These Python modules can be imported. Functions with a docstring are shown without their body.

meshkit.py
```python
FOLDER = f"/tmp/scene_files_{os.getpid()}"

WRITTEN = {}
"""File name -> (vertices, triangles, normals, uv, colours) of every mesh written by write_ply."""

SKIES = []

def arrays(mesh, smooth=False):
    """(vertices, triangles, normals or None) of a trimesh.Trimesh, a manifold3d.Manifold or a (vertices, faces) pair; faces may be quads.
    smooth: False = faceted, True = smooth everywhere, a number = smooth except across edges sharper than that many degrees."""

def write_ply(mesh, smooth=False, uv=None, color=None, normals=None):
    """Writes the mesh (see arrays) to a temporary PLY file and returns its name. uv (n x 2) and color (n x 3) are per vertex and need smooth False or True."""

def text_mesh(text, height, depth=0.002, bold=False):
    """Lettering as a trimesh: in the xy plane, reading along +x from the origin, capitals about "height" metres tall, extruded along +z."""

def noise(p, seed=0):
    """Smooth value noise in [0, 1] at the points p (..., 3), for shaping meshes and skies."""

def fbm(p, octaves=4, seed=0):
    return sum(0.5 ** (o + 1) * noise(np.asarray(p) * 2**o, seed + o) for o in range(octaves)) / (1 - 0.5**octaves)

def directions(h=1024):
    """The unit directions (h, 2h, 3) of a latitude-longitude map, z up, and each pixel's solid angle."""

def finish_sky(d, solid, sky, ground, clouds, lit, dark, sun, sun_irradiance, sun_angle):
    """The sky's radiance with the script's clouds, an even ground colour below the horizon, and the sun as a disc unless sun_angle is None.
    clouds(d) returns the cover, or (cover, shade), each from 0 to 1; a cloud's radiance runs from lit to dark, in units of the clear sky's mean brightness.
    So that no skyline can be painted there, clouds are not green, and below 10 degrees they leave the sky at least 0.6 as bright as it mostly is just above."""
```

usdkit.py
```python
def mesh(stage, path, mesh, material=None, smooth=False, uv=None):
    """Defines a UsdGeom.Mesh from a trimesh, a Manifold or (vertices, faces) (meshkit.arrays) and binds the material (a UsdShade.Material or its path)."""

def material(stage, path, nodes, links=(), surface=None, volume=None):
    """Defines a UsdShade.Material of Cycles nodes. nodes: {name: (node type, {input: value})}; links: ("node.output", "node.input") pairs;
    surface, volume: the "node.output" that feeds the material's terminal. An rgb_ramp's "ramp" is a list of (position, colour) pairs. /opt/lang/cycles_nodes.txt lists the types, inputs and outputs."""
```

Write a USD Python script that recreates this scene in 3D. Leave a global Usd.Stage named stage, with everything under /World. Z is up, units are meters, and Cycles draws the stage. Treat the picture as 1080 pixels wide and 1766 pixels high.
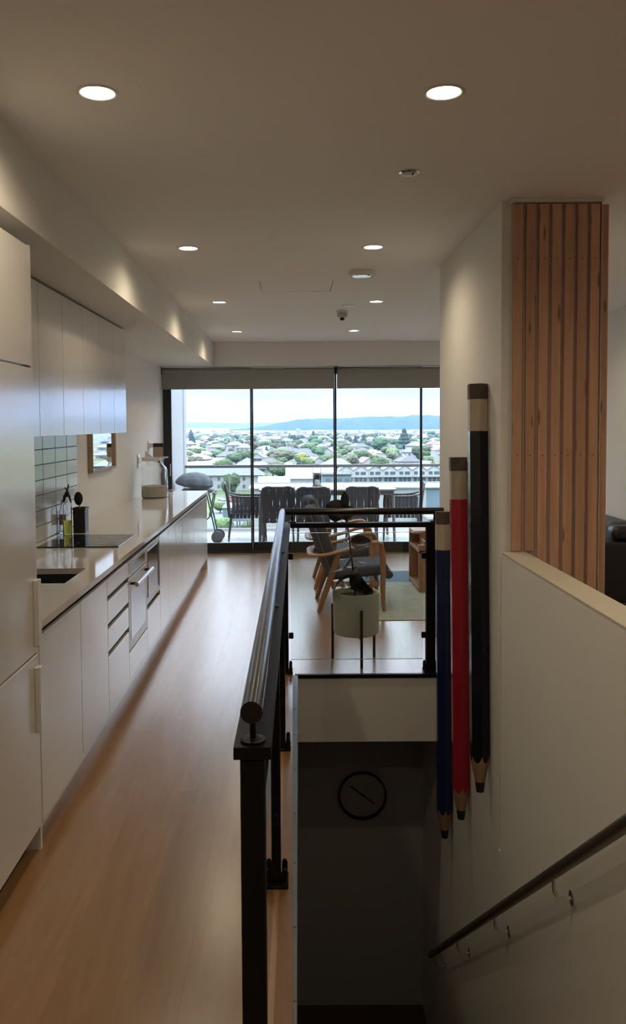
import math, random
import numpy as np, trimesh, manifold3d as m3, usdkit, meshkit
from shapely.geometry import Polygon, Point, box as sbox
from pxr import Usd, UsdGeom, UsdLux, UsdShade, Gf, Sdf

stage = Usd.Stage.CreateInMemory()
UsdGeom.SetStageUpAxis(stage, 'Z'); UsdGeom.SetStageMetersPerUnit(stage, 1.0)
UsdGeom.Xform.Define(stage, '/World'); UsdGeom.Scope.Define(stage, '/World/Looks')

# ------------------------------------------------------------------ camera
F_PX, W_PX, H_PX = 1430.0, 1080.0, 1766.0
EYE = (0.0, 0.0, 1.65)
PITCH, ROLL = math.radians(2.7), math.radians(0.37)
PPX, PPY = 503.435, 800.436                     # principal point (the photo is a crop)
fw = np.array([0, math.cos(PITCH), -math.sin(PITCH)]); r0 = np.array([1.0, 0, 0]); u0 = np.cross(r0, fw)
up = math.cos(ROLL) * u0 + math.sin(ROLL) * r0; rt = np.cross(fw, up)
cam = UsdGeom.Camera.Define(stage, '/World/camera')
M = Gf.Matrix4d(*rt, 0, *up, 0, *(-fw), 0, *EYE, 1)
cam.AddTransformOp().Set(M)
cam.CreateHorizontalApertureAttr(36.0); cam.CreateVerticalApertureAttr(36.0 * H_PX / W_PX)
cam.CreateFocalLengthAttr(F_PX / W_PX * 36.0)
cam.CreateHorizontalApertureOffsetAttr((W_PX / 2 - PPX) / W_PX * 36.0)
cam.CreateVerticalApertureOffsetAttr((PPY - H_PX / 2) / W_PX * 36.0)
cam.CreateClippingRangeAttr(Gf.Vec2f(0.05, 30000.0))
cam.CreateExposureAttr(0.12)

# ------------------------------------------------------------------ sky and lamps' levels
SKY_LEVEL = 1.0
LAMP_W = 5.8
LAMP_COLOR = (1.0, 0.82, 0.56)
LENS_STRENGTH = 12.0

def mat(name, nodes, links=(), surface=None, volume=None):
    return usdkit.material(stage, '/World/Looks/' + name, nodes, links, surface, volume)

sky = UsdLux.DomeLight.Define(stage, '/World/sky')
sky.CreateIntensityAttr(1.0)
skym = mat('sky_look', {
    'tc': ('texture_coordinate', {}), 'sep': ('separate_xyz', {}),
    'el': ('rgb_ramp', {'ramp': [(0.0, (.66, .70, .70)), (.04, (.66, .71, .74)), (.08, (.86, .94, 1.0)), (.18, (1.75, 1.95, 2.2)), (.4, (3.5, 3.85, 4.35)), (1, (5.2, 5.7, 6.4))]}),
    'map': ('mapping', {'scale': (2.2, 2.2, 15.0)}),
    'nz': ('noise_texture', {'scale': 2.0, 'detail': 5.0, 'roughness': .55}),
    'cr': ('rgb_ramp', {'ramp': [(.38, (.80, .85, .91)), (.5, (.97, .98, .99)), (.62, (1.08, 1.07, 1.06))]}),
    'mul': ('mix', {'mix_type': 'multiply', 'fac': 1.0}),
    'bg': ('background_shader', {'strength': SKY_LEVEL})},
    [('tc.generated', 'sep.vector'), ('sep.z', 'el.fac'), ('tc.generated', 'map.vector'), ('map.vector', 'nz.vector'), ('nz.fac', 'cr.fac'),
     ('el.color', 'mul.color1'), ('cr.color', 'mul.color2'), ('mul.color', 'bg.color')], surface='bg.background')
UsdShade.MaterialBindingAPI.Apply(sky.GetPrim()).Bind(skym)

# ------------------------------------------------------------------ helpers: prims
COUNT = {}
def numbered(parent, name):
    k = (parent, name); n = COUNT.get(k, 0); COUNT[k] = n + 1
    return f'{parent}/{name}' if n == 0 else f'{parent}/{name}_{n:03d}'
ORIGIN = {}
def tag(p, label=None, cat=None, group=None, kind=None):
    for k, v in (('label', label), ('category', cat), ('group', group), ('kind', kind)):
        if v: p.SetCustomDataByKey(k, v)
    return p
def thing(name, label, cat=None, loc=(0, 0, 0), rz=0.0, group=None, kind=None, scale=None, local=False):
    """An Xform under /World. Part meshes are given in world coordinates (loc is taken off) unless local."""
    x = UsdGeom.Xform.Define(stage, numbered('/World', name))
    x.AddTranslateOp().Set(Gf.Vec3d(*map(float, loc))); x.AddRotateZOp().Set(float(math.degrees(rz)))
    x.AddScaleOp().Set(Gf.Vec3f(*map(float, scale or (1, 1, 1))))
    p = x.GetPrim(); tag(p, label, cat, group, kind)
    ORIGIN[str(p.GetPath())] = (np.zeros(3) if local else np.array(loc, float))
    return p
def part(parent, name, mesh, material, smooth=False, label=None, kind=None):
    v, f = arr(mesh)
    pp = str(parent.GetPath()); o = ORIGIN.get(pp, np.zeros(3))
    path = numbered(pp, name)
    m = usdkit.mesh(stage, path, trimesh.Trimesh(v - o, f, process=False), material, smooth)
    ORIGIN[path] = o
    tag(m.GetPrim(), label, None, None, kind)
    return m.GetPrim()
def solo(name, mesh, material, label, cat=None, smooth=False, kind=None, group=None):
    v, f = arr(mesh)
    path = numbered('/World', name)
    m = usdkit.mesh(stage, path, trimesh.Trimesh(v, f, process=False), material, smooth)
    ORIGIN[path] = np.zeros(3)
    return tag(m.GetPrim(), label, cat, group, kind)
def struct(name, mesh, material, label=None, smooth=False):
    return solo(name, mesh, material, label, None, smooth, 'structure')
def dup(src, loc, rz=0.0, label=None, group=None, scale=None):
    d = src.GetCustomData(); name = src.GetName().split('_0')[0]
    r = thing(name, label or d.get('label'), d.get('category'), loc, rz, group or d.get('group'), None, scale)
    r.GetReferences().AddInternalReference(src.GetPath()); r.SetInstanceable(True)
    return r
def arr(mesh):
    if hasattr(mesh, 'to_mesh'):
        q = mesh.to_mesh(); return np.array(q.vert_properties[:, :3], float), np.array(q.tri_verts)
    if isinstance(mesh, (list, tuple)):
        if len(mesh) and not isinstance(mesh[0], np.ndarray):
            vs, fs, n = [], [], 0
            for q in mesh:
                v, f = arr(q); vs.append(v); fs.append(f + n); n += len(v)
            return np.vstack(vs), np.vstack(fs)
        v, f = np.asarray(mesh[0], float), np.asarray(mesh[1], int)
        if f.shape[1] == 4: f = np.vstack([f[:, [0, 1, 2]], f[:, [0, 2, 3]]])
        return v, f
    return np.array(mesh.vertices, float), np.array(mesh.faces)

# ------------------------------------------------------------------ helpers: shapes
def bx(x0, x1, y0, y1, z0, z1, b=0.0):
    x0, x1 = min(x0, x1), max(x0, x1); y0, y1 = min(y0, y1), max(y0, y1); z0, z1 = min(z0, z1), max(z0, z1)
    if b <= 0:
        m = trimesh.creation.box([x1 - x0, y1 - y0, z1 - z0]); m.apply_translation([(x0 + x1) / 2, (y0 + y1) / 2, (z0 + z1) / 2]); return m
    b = min(b, .49 * min(x1 - x0, y1 - y0, z1 - z0)); pts = []
    for sx in (0, 1):
        for sy in (0, 1):
            for sz in (0, 1):
                c = np.array([(x0, x1)[sx], (y0, y1)[sy], (z0, z1)[sz]]); d = np.array([1 - 2 * sx, 1 - 2 * sy, 1 - 2 * sz]) * b
                for k in range(3):
                    q = c + d; q[k] = c[k]; pts.append(q)
    return trimesh.convex.convex_hull(np.array(pts))
def rbox(x0, x1, y0, y1, z0, z1, r, sub=2):
    s = trimesh.creation.icosphere(sub, r); pts = []
    for x in (x0 + r, x1 - r):
        for y in (y0 + r, y1 - r):
            for z in (z0 + r, z1 - r): pts.append(s.vertices + [x, y, z])
    return trimesh.convex.convex_hull(np.vstack(pts))
def cyl(p, q, r, n=16, r2=None):
    return sweep([p, q], [r, r if r2 is None else r2], n)
def sweep(path, r, n=10, ry=None, cap=True, upv=None):
    """Tube along a path; r, ry: radii (number or one per point) across and along the frame's second axis."""
    P = np.array(path, float); k = len(P)
    R = np.broadcast_to(np.asarray(r, float), (k,)); RY = R if ry is None else np.broadcast_to(np.asarray(ry, float), (k,))
    T = np.gradient(P, axis=0) if k > 2 else np.repeat([P[1] - P[0]], 2, 0)
    T /= np.linalg.norm(T, axis=1, keepdims=True)
    u = np.array(upv if upv is not None else ([0, 0, 1.0] if abs(T[0][2]) < .9 else [1.0, 0, 0]), float)
    V, a = [], np.linspace(0, 2 * np.pi, n, endpoint=False)
    for i in range(k):
        s = np.cross(T[i], u); s /= np.linalg.norm(s); w = np.cross(s, T[i])
        if upv is None: u = w
        V.append(P[i] + np.outer(np.cos(a), s) * R[i] + np.outer(np.sin(a), w) * RY[i])
    V = np.vstack(V); Fc = []
    for i in range(k - 1):
        for j in range(n):
            a0, a1, b0, b1 = i * n + j, i * n + (j + 1) % n, (i + 1) * n + j, (i + 1) * n + (j + 1) % n
            Fc += [[a0, a1, b1], [a0, b1, b0]]
    if cap:
        V = np.vstack([V, P[0], P[-1]]); c0, c1 = len(V) - 2, len(V) - 1
        for j in range(n):
            Fc += [[c0, (j + 1) % n, j], [c1, (k - 1) * n + j, (k - 1) * n + (j + 1) % n]]
    m = trimesh.Trimesh(V, np.array(Fc), process=False)
    if m.volume < 0: m.invert()
    return m
def spline(pts, n=24):
    from scipy.interpolate import CubicSpline
    P = np.array(pts, float); t = np.r_[0, np.cumsum(np.linalg.norm(np.diff(P, axis=0), axis=1))]
    return CubicSpline(t, P)(np.linspace(0, t[-1], n))
def lathe(prof, at=(0, 0, 0), n=40):
    """prof: (radius, z) pairs from bottom to top."""
    prof = np.array(prof, float); a = np.linspace(0, 2 * np.pi, n, endpoint=False); V = []
    for r, z in prof: V.append(np.c_[max(r, 1e-5) * np.cos(a), max(r, 1e-5) * np.sin(a), np.full(n, z)])
    V = np.vstack(V) + np.array(at); Fc = []
    for i in range(len(prof) - 1):
        for j in range(n):
            a0, a1, b0, b1 = i * n + j, i * n + (j + 1) % n, (i + 1) * n + j, (i + 1) * n + (j + 1) % n
            Fc += [[a0, a1, b1], [a0, b1, b0]]
    return trimesh.Trimesh(V, np.array(Fc), process=False)
def ext(poly, z0, z1):
    parts = []
    for g in getattr(poly, 'geoms', [poly]):
        if g.geom_type != 'Polygon' or g.area < 1e-6: continue
        m = trimesh.creation.extrude_polygon(g, z1 - z0, engine='earcut'); m.apply_translation([0, 0, z0]); parts.append(m)
    return trimesh.util.concatenate(parts) if parts else None
def prism_y(poly_xz, y0, y1):
    """Extrudes an outline drawn in x, z along y."""
    m = trimesh.creation.extrude_polygon(Polygon(poly_xz), y1 - y0, engine='earcut')
    v = m.vertices.copy(); m.vertices = np.c_[v[:, 0], y1 - v[:, 2], v[:, 1]]
    if m.volume < 0: m.invert()
    return m
def prism_x(poly_yz, x0, x1):
    m = trimesh.creation.extrude_polygon(Polygon(poly_yz), x1 - x0, engine='earcut')
    v = m.vertices.copy(); m.vertices = np.c_[x0 + v[:, 2], v[:, 0], v[:, 1]]
    if m.volume < 0: m.invert()
    return m
def moved(m, d): m = m.copy(); m.apply_translation(d); return m
def turned(m, a, axis, at=(0, 0, 0)):
    m = m.copy(); m.apply_transform(trimesh.transformations.rotation_matrix(a, axis, at)); return m

# ------------------------------------------------------------------ materials
def plain(name, col, rough=.5, metal=0.0, spec=.5, coat=0.0, coat_rough=.1, bump=0.0, bscale=40.0, var=0.0, vscale=6.0):
    n = {'p': ('principled_bsdf', {'base_color': col, 'roughness': rough, 'metallic': metal, 'specular_ior_level': spec, 'coat_weight': coat, 'coat_roughness': coat_rough})}
    l = []
    if var or bump: n['g'] = ('geometry', {})
    if var:
        lo = tuple(c * (1 - var) for c in col); hi = tuple(min(1, c * (1 + var)) for c in col)
        n['nv'] = ('noise_texture', {'scale': vscale, 'detail': 4.0}); n['r'] = ('rgb_ramp', {'ramp': [(.3, lo), (.7, hi)]})
        l += [('g.position', 'nv.vector'), ('nv.fac', 'r.fac'), ('r.color', 'p.base_color')]
    if bump:
        n['nb'] = ('noise_texture', {'scale': bscale, 'detail': 4.0}); n['b'] = ('bump', {'strength': bump, 'distance': .01})
        l += [('g.position', 'nb.vector'), ('nb.fac', 'b.height'), ('b.normal', 'p.normal')]
    return mat(name, n, l, surface='p.BSDF')
def wood(name, dark, light, rough=.4, stretch=(14, .8, 14), scale=3.0, bump=.05, spec=.5, knots=0.0, coat=0.0, tone=(.86, 1.12)):
    n = {'tc': ('geometry', {}), 'oi': ('object_info', {}), 'off': ('vector_math', {'math_type': 'scale', 'scale': 1.0}),
         'comb': ('combine_xyz', {}), 'rs': ('math', {'math_type': 'multiply', 'value2': 37.0}), 'add': ('vector_math', {'math_type': 'add'}),
         'mp': ('mapping', {'scale': stretch}), 'nz': ('noise_texture', {'scale': scale, 'detail': 5.0, 'roughness': .6, 'distortion': .6}),
         'rp': ('rgb_ramp', {'ramp': [(.32, dark), (.5, tuple((a + b) / 2 for a, b in zip(dark, light))), (.68, light)]}),
         'bp': ('bump', {'strength': bump, 'distance': .004}),
         'tone': ('map_range', {'from_min': 0.0, 'from_max': 1.0, 'to_min': tone[0], 'to_max': tone[1]}), 'tv': ('hsv', {}),
         'p': ('principled_bsdf', {'roughness': rough, 'specular_ior_level': spec, 'coat_weight': coat, 'coat_roughness': .26})}
    l = [('oi.random', 'rs.value1'), ('rs.value', 'comb.x'), ('rs.value', 'comb.y'), ('rs.value', 'comb.z'), ('tc.position', 'add.vector1'), ('comb.vector', 'add.vector2'),
         ('add.vector', 'mp.vector'), ('mp.vector', 'nz.vector'), ('nz.fac', 'rp.fac'), ('oi.random', 'tone.value'), ('tone.result', 'tv.value'), ('rp.color', 'tv.color'),
         ('nz.fac', 'bp.height'), ('bp.normal', 'p.normal')]
    if knots:
        n.update({'kv': ('voronoi_texture', {'scale': 1.0, 'randomness': 1.0}), 'km': ('mapping', {'scale': (22, 22, 3.4)}), 'kr': ('rgb_ramp', {'ramp': [(.0, (.28, .2, .16)), (.10, (.42, .32, .28)), (.17, (1, 1, 1)), (1, (1, 1, 1))]}),
                  'kx': ('mix', {'mix_type': 'multiply', 'fac': knots})})
        l += [('add.vector', 'km.vector'), ('km.vector', 'kv.vector'), ('kv.distance', 'kr.fac'), ('tv.color', 'kx.color1'), ('kr.color', 'kx.color2'), ('kx.color', 'p.base_color')]
    else:
        l += [('tv.color', 'p.base_color')]
    return mat(name, n, l, surface='p.BSDF')
def emit(name, col, s):
    return mat(name, {'e': ('emission', {'color': col, 'strength': s})}, surface='e.emission')
def pane_mat(name, tint=(.96, .985, .98), ior=1.45, rough=0.0):
    return mat(name, {'f': ('fresnel', {'IOR': ior}), 't': ('transparent_bsdf', {'color': tint}), 'g': ('glossy_bsdf', {'color': (1, 1, 1), 'roughness': rough}), 'm': ('mix_closure', {})},
               [('f.fac', 'm.fac'), ('t.BSDF', 'm.closure1'), ('g.BSDF', 'm.closure2')], surface='m.closure')
def foliage(name, dark, light, trans=.15, scale=1.2):
    return mat(name, {'g': ('geometry', {}), 'oi': ('object_info', {}), 'n': ('noise_texture', {'scale': scale, 'detail': 6.0, 'roughness': .7}), 'r': ('rgb_ramp', {'ramp': [(.35, dark), (.65, light)]}),
                      'tone': ('map_range', {'to_min': .75, 'to_max': 1.3}), 'hu': ('map_range', {'to_min': .475, 'to_max': .515}), 'h': ('hsv', {}),
                      'd': ('principled_bsdf', {'roughness': .7, 'specular_ior_level': .2}), 't': ('translucent_bsdf', {}), 'm': ('mix_closure', {'fac': trans}),
                      'b': ('bump', {'strength': .6, 'distance': .5})},
               [('g.position', 'n.vector'), ('n.fac', 'r.fac'), ('oi.random', 'tone.value'), ('oi.random', 'hu.value'), ('tone.result', 'h.value'), ('hu.result', 'h.hue'), ('r.color', 'h.color'),
                ('h.color', 'd.base_color'), ('h.color', 't.color'), ('n.fac', 'b.height'), ('b.normal', 'd.normal'), ('d.BSDF', 'm.closure1'), ('t.BSDF', 'm.closure2')], surface='m.closure')

WALL = plain('wall_paint', (.82, .81, .785), .7, spec=.25, bump=.02, bscale=160)
CEIL = plain('ceiling_paint', (.92, .91, .90), .8, spec=.2)
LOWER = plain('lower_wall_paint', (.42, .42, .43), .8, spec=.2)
CAPP = plain('half_wall_cap_paint', (.68, .62, .52), .45, spec=.4)
CAB = plain('cabinet_lacquer', (.74, .725, .70), .20, spec=.8, coat=.5, coat_rough=.1)
CABDARK = plain('cabinet_shadow_channel', (.06, .058, .055), .6)
STONE = plain('worktop_stone', (.64, .61, .57), .07, spec=.55, var=.05, vscale=60)
TILE = plain('tile_glaze', (.62, .66, .68), .12, spec=.55)
GROUT = plain('tile_grout', (.09, .10, .11), .9)
BLACKM = plain('railing_black_powdercoat', (.005, .0055, .007), .42, spec=.22)
RAILM = plain('handrail_gloss_black', (.008, .008, .010), .2, spec=.55, coat=.15)
ALU = plain('window_frame_dark', (.016, .018, .022), .45)
STEEL = plain('brushed_steel', (.62, .62, .63), .28, metal=1.0)
CHROME = plain('chrome', (.8, .8, .82), .1, metal=1.0)
WHITEP = plain('white_plastic', (.75, .75, .74), .35)
OVENG = plain('oven_glass', (.10, .105, .115), .06, spec=.8, coat=.6)
OVENF = plain('oven_frame', (.55, .55, .55), .25, spec=.6)
HOBG = plain('hob_glass', (.012, .012, .014), .04, spec=.6)
MIRROR = plain('mirror_silver', (.85, .87, .88), .02, metal=1.0)
FABRIC = plain('blind_fabric', (.33, .33, .315), .9, spec=.1, bump=.1, bscale=400)
OAK = wood('oak_floor', (.30, .155, .06), (.37, .20, .085), rough=.25, spec=1.0, coat=.6, stretch=(9, .9, 9), scale=2.2, bump=.03, tone=(.92, 1.08))
FURN = wood('oak_furniture', (.30, .15, .075), (.44, .25, .14), rough=.45, stretch=(12, 12, 2.0), scale=2.0)
SLATW = wood('slat_pine', (.54, .30, .20), (.68, .42, .29), rough=.55, stretch=(16, 16, 1.0), scale=2.0, knots=.9)
FRAMEW = wood('mirror_frame_wood', (.38, .26, .19), (.48, .35, .27), rough=.5)
CLEAR = pane_mat('window_pane_clear', (.98, .99, .99))
GLASSR = pane_mat('railing_glass', (.93, .965, .955))
GLASSE = plain('glass_edge', (.72, .82, .82), .1)
GLASS = mat('jar_glass', {'p': ('principled_bsdf', {'base_color': (.97, .99, .99), 'roughness': .0, 'ior': 1.45, 'transmission_weight': 1.0})}, surface='p.BSDF')
OIL = mat('olive_oil', {'p': ('principled_bsdf', {'base_color': (.72, .68, .10), 'roughness': .0, 'ior': 1.3, 'transmission_weight': .75})}, surface='p.BSDF')
BLACKP = plain('black_plastic', (.015, .015, .017), .4)
CUSH = plain('armchair_fabric', (.075, .092, .13), .9, spec=.15, bump=.25, bscale=500)
PIPE = plain('armchair_piping', (.22, .23, .25), .8)
ROPE = plain('outdoor_strap', (.045, .047, .053), .8, spec=.25, bump=.2, bscale=300)
LEATHER = plain('sofa_leather', (.012, .0125, .015), .38, spec=.5)

# ------------------------------------------------------------------ the shell
XL, XR, YB, YW, ZC = -1.66, 3.0, -2.0, 10.75, 2.7
void = Polygon([(-.002, 1.75), (1.03, 1.75), (1.03, 5.42), (.03, 5.42)])
room = sbox(XL, YB, XR, YW + .1)
fl = struct('floor', ext(room.difference(void), -.43, -.014), plain('subfloor', (.08, .08, .08), .9), 'pale oak plank floor running to the glass doors')
rng = random.Random(3)
PW, PL = .19, 1.9
keep = room.difference(void.buffer(.002))
xs = np.arange(XL, XR, PW)
for i, x in enumerate(xs):
    y = YB - rng.random() * PL
    while y < YW + .1:
        r = sbox(x + .0002, y + .0002, x + PW - .0002, y + PL - .0002).intersection(keep)
        for g in getattr(r, 'geoms', [r]):
            if g.geom_type == 'Polygon' and g.area > .004: part(fl, 'plank', ext(g, -.013, 0), OAK)
        y += PL
struct('wall_left', bx(XL - .15, XL, YB - .15, YW + .1, -.43, ZC), WALL, 'long white kitchen side wall')
struct('wall_rear', bx(XL - .15, XR + .15, YB - .15, YB, -3, ZC), WALL, 'plain wall behind the viewpoint')
struct('wall_living', bx(XR, XR + .15, YB - .15, YW + .1, -.43, ZC), WALL, 'pale living room side wall behind the dark sofa')
wr = trimesh.util.concatenate([bx(1.0, 1.11, YB, 3.93, -2.9, 1.03), bx(1.0, 1.11, 3.93, 6.4, -2.9, -.43)])
struct('wall_right', wr, WALL, 'half-height plastered wall beside the stairwell carrying the metal handrail')
part(stage.GetPrimAtPath('/World/wall_right'), 'wall_cap', bx(.998, 1.113, YB, 3.93, 1.03, 1.04, .002), CAPP, label='smooth painted top of the half wall')
struct('wall_pier', bx(1.0, 1.455, 3.965, 5.6, -.43, ZC), WALL, 'full-height plastered pier beside the stairwell')
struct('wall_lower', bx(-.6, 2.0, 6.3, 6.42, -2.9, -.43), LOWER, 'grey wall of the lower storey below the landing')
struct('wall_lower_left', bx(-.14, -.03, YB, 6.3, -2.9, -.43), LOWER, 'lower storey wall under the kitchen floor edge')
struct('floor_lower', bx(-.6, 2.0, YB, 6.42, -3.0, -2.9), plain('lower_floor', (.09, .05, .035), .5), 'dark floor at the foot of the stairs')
struct('trim_1', bx(.03, 1.0, 5.405, 5.419, -.45, -.02), WALL, 'plastered fascia below the landing edge')
struct('trim_2', bx(.012, .998, 5.395, 5.425, -.021, .004, .002), BLACKM, 'thin black edge trim along the landing')
ft = struct('trim_3', ext(Polygon([(-.007, 1.75), (.0, 1.75), (.031, 5.395), (-.004, 5.395)]), -.03, .0025), plain('edge_strip_metal', (.20, .23, .26), .45, metal=.8), 'silver metal edge strip between floor and stairwell')
for y in (2.3, 2.65, 3.05, 3.45, 3.9, 4.35, 4.75, 5.15):
    part(ft, 'screw', lathe([(.0045, .0024), (.0045, .004), (.002, .005), (0, .005)], (-.004 + .5 * (.002 + .03 * (y - 1.75) / 3.65), y, 0), 10), plain('screw_head', (.2, .2, .2), .4, metal=1) if y < 2.4 else '/World/Looks/screw_head')
# stairs
st = thing('staircase', 'plain staircase going down between the half wall and the kitchen floor', 'stairs', (.5, 1.75, -2.9), kind='structure')
for k in range(15):
    z = -(k + 1) * .1813; y = 1.75 + k * .247
    part(st, 'step', bx(.03, 1.0, y, y + .265, max(z - .3, -2.9), z, .004), OAK)
# ceiling with holes for the lamps
LAMPS = [(-.605, .36), (.49, .36), (-.605, 2.665), (.49, 2.68), (-.605, 4.965), (.49, 4.965), (-.61, 7.12), (.73, 7.14), (-.605, 9.35), (.705, 9.33), (2.1, 4.965), (2.1, 7.14), (2.1, 9.33), (1.95, 2.3)]  # sofa-side lamps are unseen, added to raise ambient light at the far end
cp = sbox(XL - .15, YB - .15, XR + .15, YW + .1)
for x, y in LAMPS: cp = cp.difference(Point(x, y).buffer(.058, 24))
hatch = sbox(-.23, 6.11, .314, 6.6)
cp = cp.difference(hatch)
struct('ceiling', [ext(cp, ZC, ZC + .1), bx(XL - .15, XR + .15, YB - .15, YW + .1, ZC + .1, ZC + .14)], CEIL, 'flat white ceiling with recessed downlights')
solo('access_panel', bx(-.225, .309, 6.115, 6.595, ZC + .0015, ZC + .03), CEIL, 'flush rectangular access hatch in the ceiling', 'access panel')
struct('beam_left', bx(XL, -.985, YB, 10.5, 2.4, ZC), WALL, 'dropped bulkhead running above the kitchen cabinets')
struct('beam_window', bx(XL, XR, 10.5, YW + .1, 2.395, ZC), WALL, 'dropped bulkhead above the glass doors')

# ------------------------------------------------------------------ downlights
LENS = emit('downlight_lens', (1.0, .82, .58), LENS_STRENGTH)
TRIM = plain('downlight_trim', (.7, .69, .67), .35)
where = ['behind the viewpoint on the kitchen side', 'behind the viewpoint on the stair side', 'nearest on the left over the kitchen aisle', 'nearest on the right above the stairwell',
         'second from front on the left over the kitchen aisle', 'second from front on the right, before the round vent', 'third from front on the left, beside the ceiling hatch',
         'third from front on the right, beyond the round vent', 'farthest on the left, closest to the glass doors', 'farthest on the right, closest to the glass doors', 'added as unseen fill over the sofa side, behind the pier, nearest', 'added as unseen fill over the sofa side, behind the pier, middle', 'added as unseen fill over the sofa side, behind the pier, farthest', 'over the room right of the half wall']
for (x, y), w in zip(LAMPS, where):
    t = thing('downlight', 'round recessed lit downlight ' + w, 'ceiling light', (x, y, ZC))
    part(t, 'trim_ring', lathe([(.057, .012), (.054, -.002), (.058, -.004), (.066, -.002), (.067, .0), (.057, .0), (.057, .012)], (x, y, ZC), 48), TRIM, 30)
    part(t, 'reflector', lathe([(.0575, .0), (.0575, .02), (.05, .02), (.055, .0)], (x, y, ZC), 40), TRIM, 30)
    part(t, 'lens', lathe([(0, .006), (.05, .006), (.053, .009), (0, .012)], (x, y, ZC), 40), LENS)
    L = UsdLux.SphereLight.Define(stage, str(t.GetPath()) + '/lamp')
    L.CreateRadiusAttr(.03); L.CreateIntensityAttr(LAMP_W); L.CreateColorAttr(Gf.Vec3f(*LAMP_COLOR)); L.CreateNormalizeAttr(True)
    L.AddTranslateOp().Set(Gf.Vec3d(0, 0, -.03))
    sh = UsdLux.ShapingAPI.Apply(L.GetPrim()); sh.CreateShapingConeAngleAttr(82.0); sh.CreateShapingConeSoftnessAttr(1.0)

# ------------------------------------------------------------------ glass doors and blinds
edges = [-1.655, -.515, .562, 1.677, 3.0]
for k in range(4):
    a, b = edges[k], edges[k + 1]
    w = thing(f'window_{k + 1}', ['left sliding glass panel beside the kitchen wall', 'second glass panel, left of the thick middle mullion', 'third glass panel, right of the thick middle mullion', 'rightmost glass panel running behind the pier'][k], None, (a, YW, 0), kind='structure')
    y0, y1 = (10.70, 10.745) if k % 2 == 0 else (10.755, 10.80)
    lj = .105 if k == 0 else .018
    part(w, 'left_stile', bx(a, a + lj, y0, y1, .02, 2.39, .002), ALU)
    part(w, 'right_stile', bx(b - .018, b, y0, y1, .02, 2.39, .002), ALU)
    part(w, 'bottom_rail', bx(a + lj, b - .018, y0, y1, .02, .125, .002), ALU)
    part(w, 'top_rail', bx(a + lj, b - .018, y0, y1, 2.33, 2.39, .002), ALU)
    part(w, 'pane', bx(a + lj - .004, b - .014, (y0 + y1) / 2 - .004, (y0 + y1) / 2 + .004, .12, 2.34), CLEAR)
part(stage.GetPrimAtPath('/World/window_1'), 'pull_handle', rbox(-1.575, -1.555, 10.672, 10.70, 1.0, 1.16, .008, 1), CHROME)
struct('trim_4', bx(XL, XR, 10.67, 10.86, .0005, .02, .003), ALU, 'dark metal sill track under the glass doors')
for k, (a, b) in enumerate([(-1.655, .552), (.582, 2.95)]):
    t = thing('roller_blind', ['grey roller blind rolled nearly up over the two left glass panels', 'grey roller blind rolled nearly up on the right of the middle mullion'][k], 'blind', (a, 10.62, 2.39))
    part(t, 'fabric', bx(a, b, 10.616, 10.619, 2.135, 2.36), FABRIC)
    part(t, 'roll', sweep([(a, 10.645, 2.345), (b, 10.645, 2.345)], .036, 20), FABRIC, 40)
    part(t, 'bottom_bar', rbox(a, b, 10.610, 10.624, 2.112, 2.138, .006, 1), FABRIC, 30)
    for x in (a, b): part(t, 'bracket', bx(x - .004, x + .004, 10.60, 10.69, 2.30, 2.394), ALU)

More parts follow.
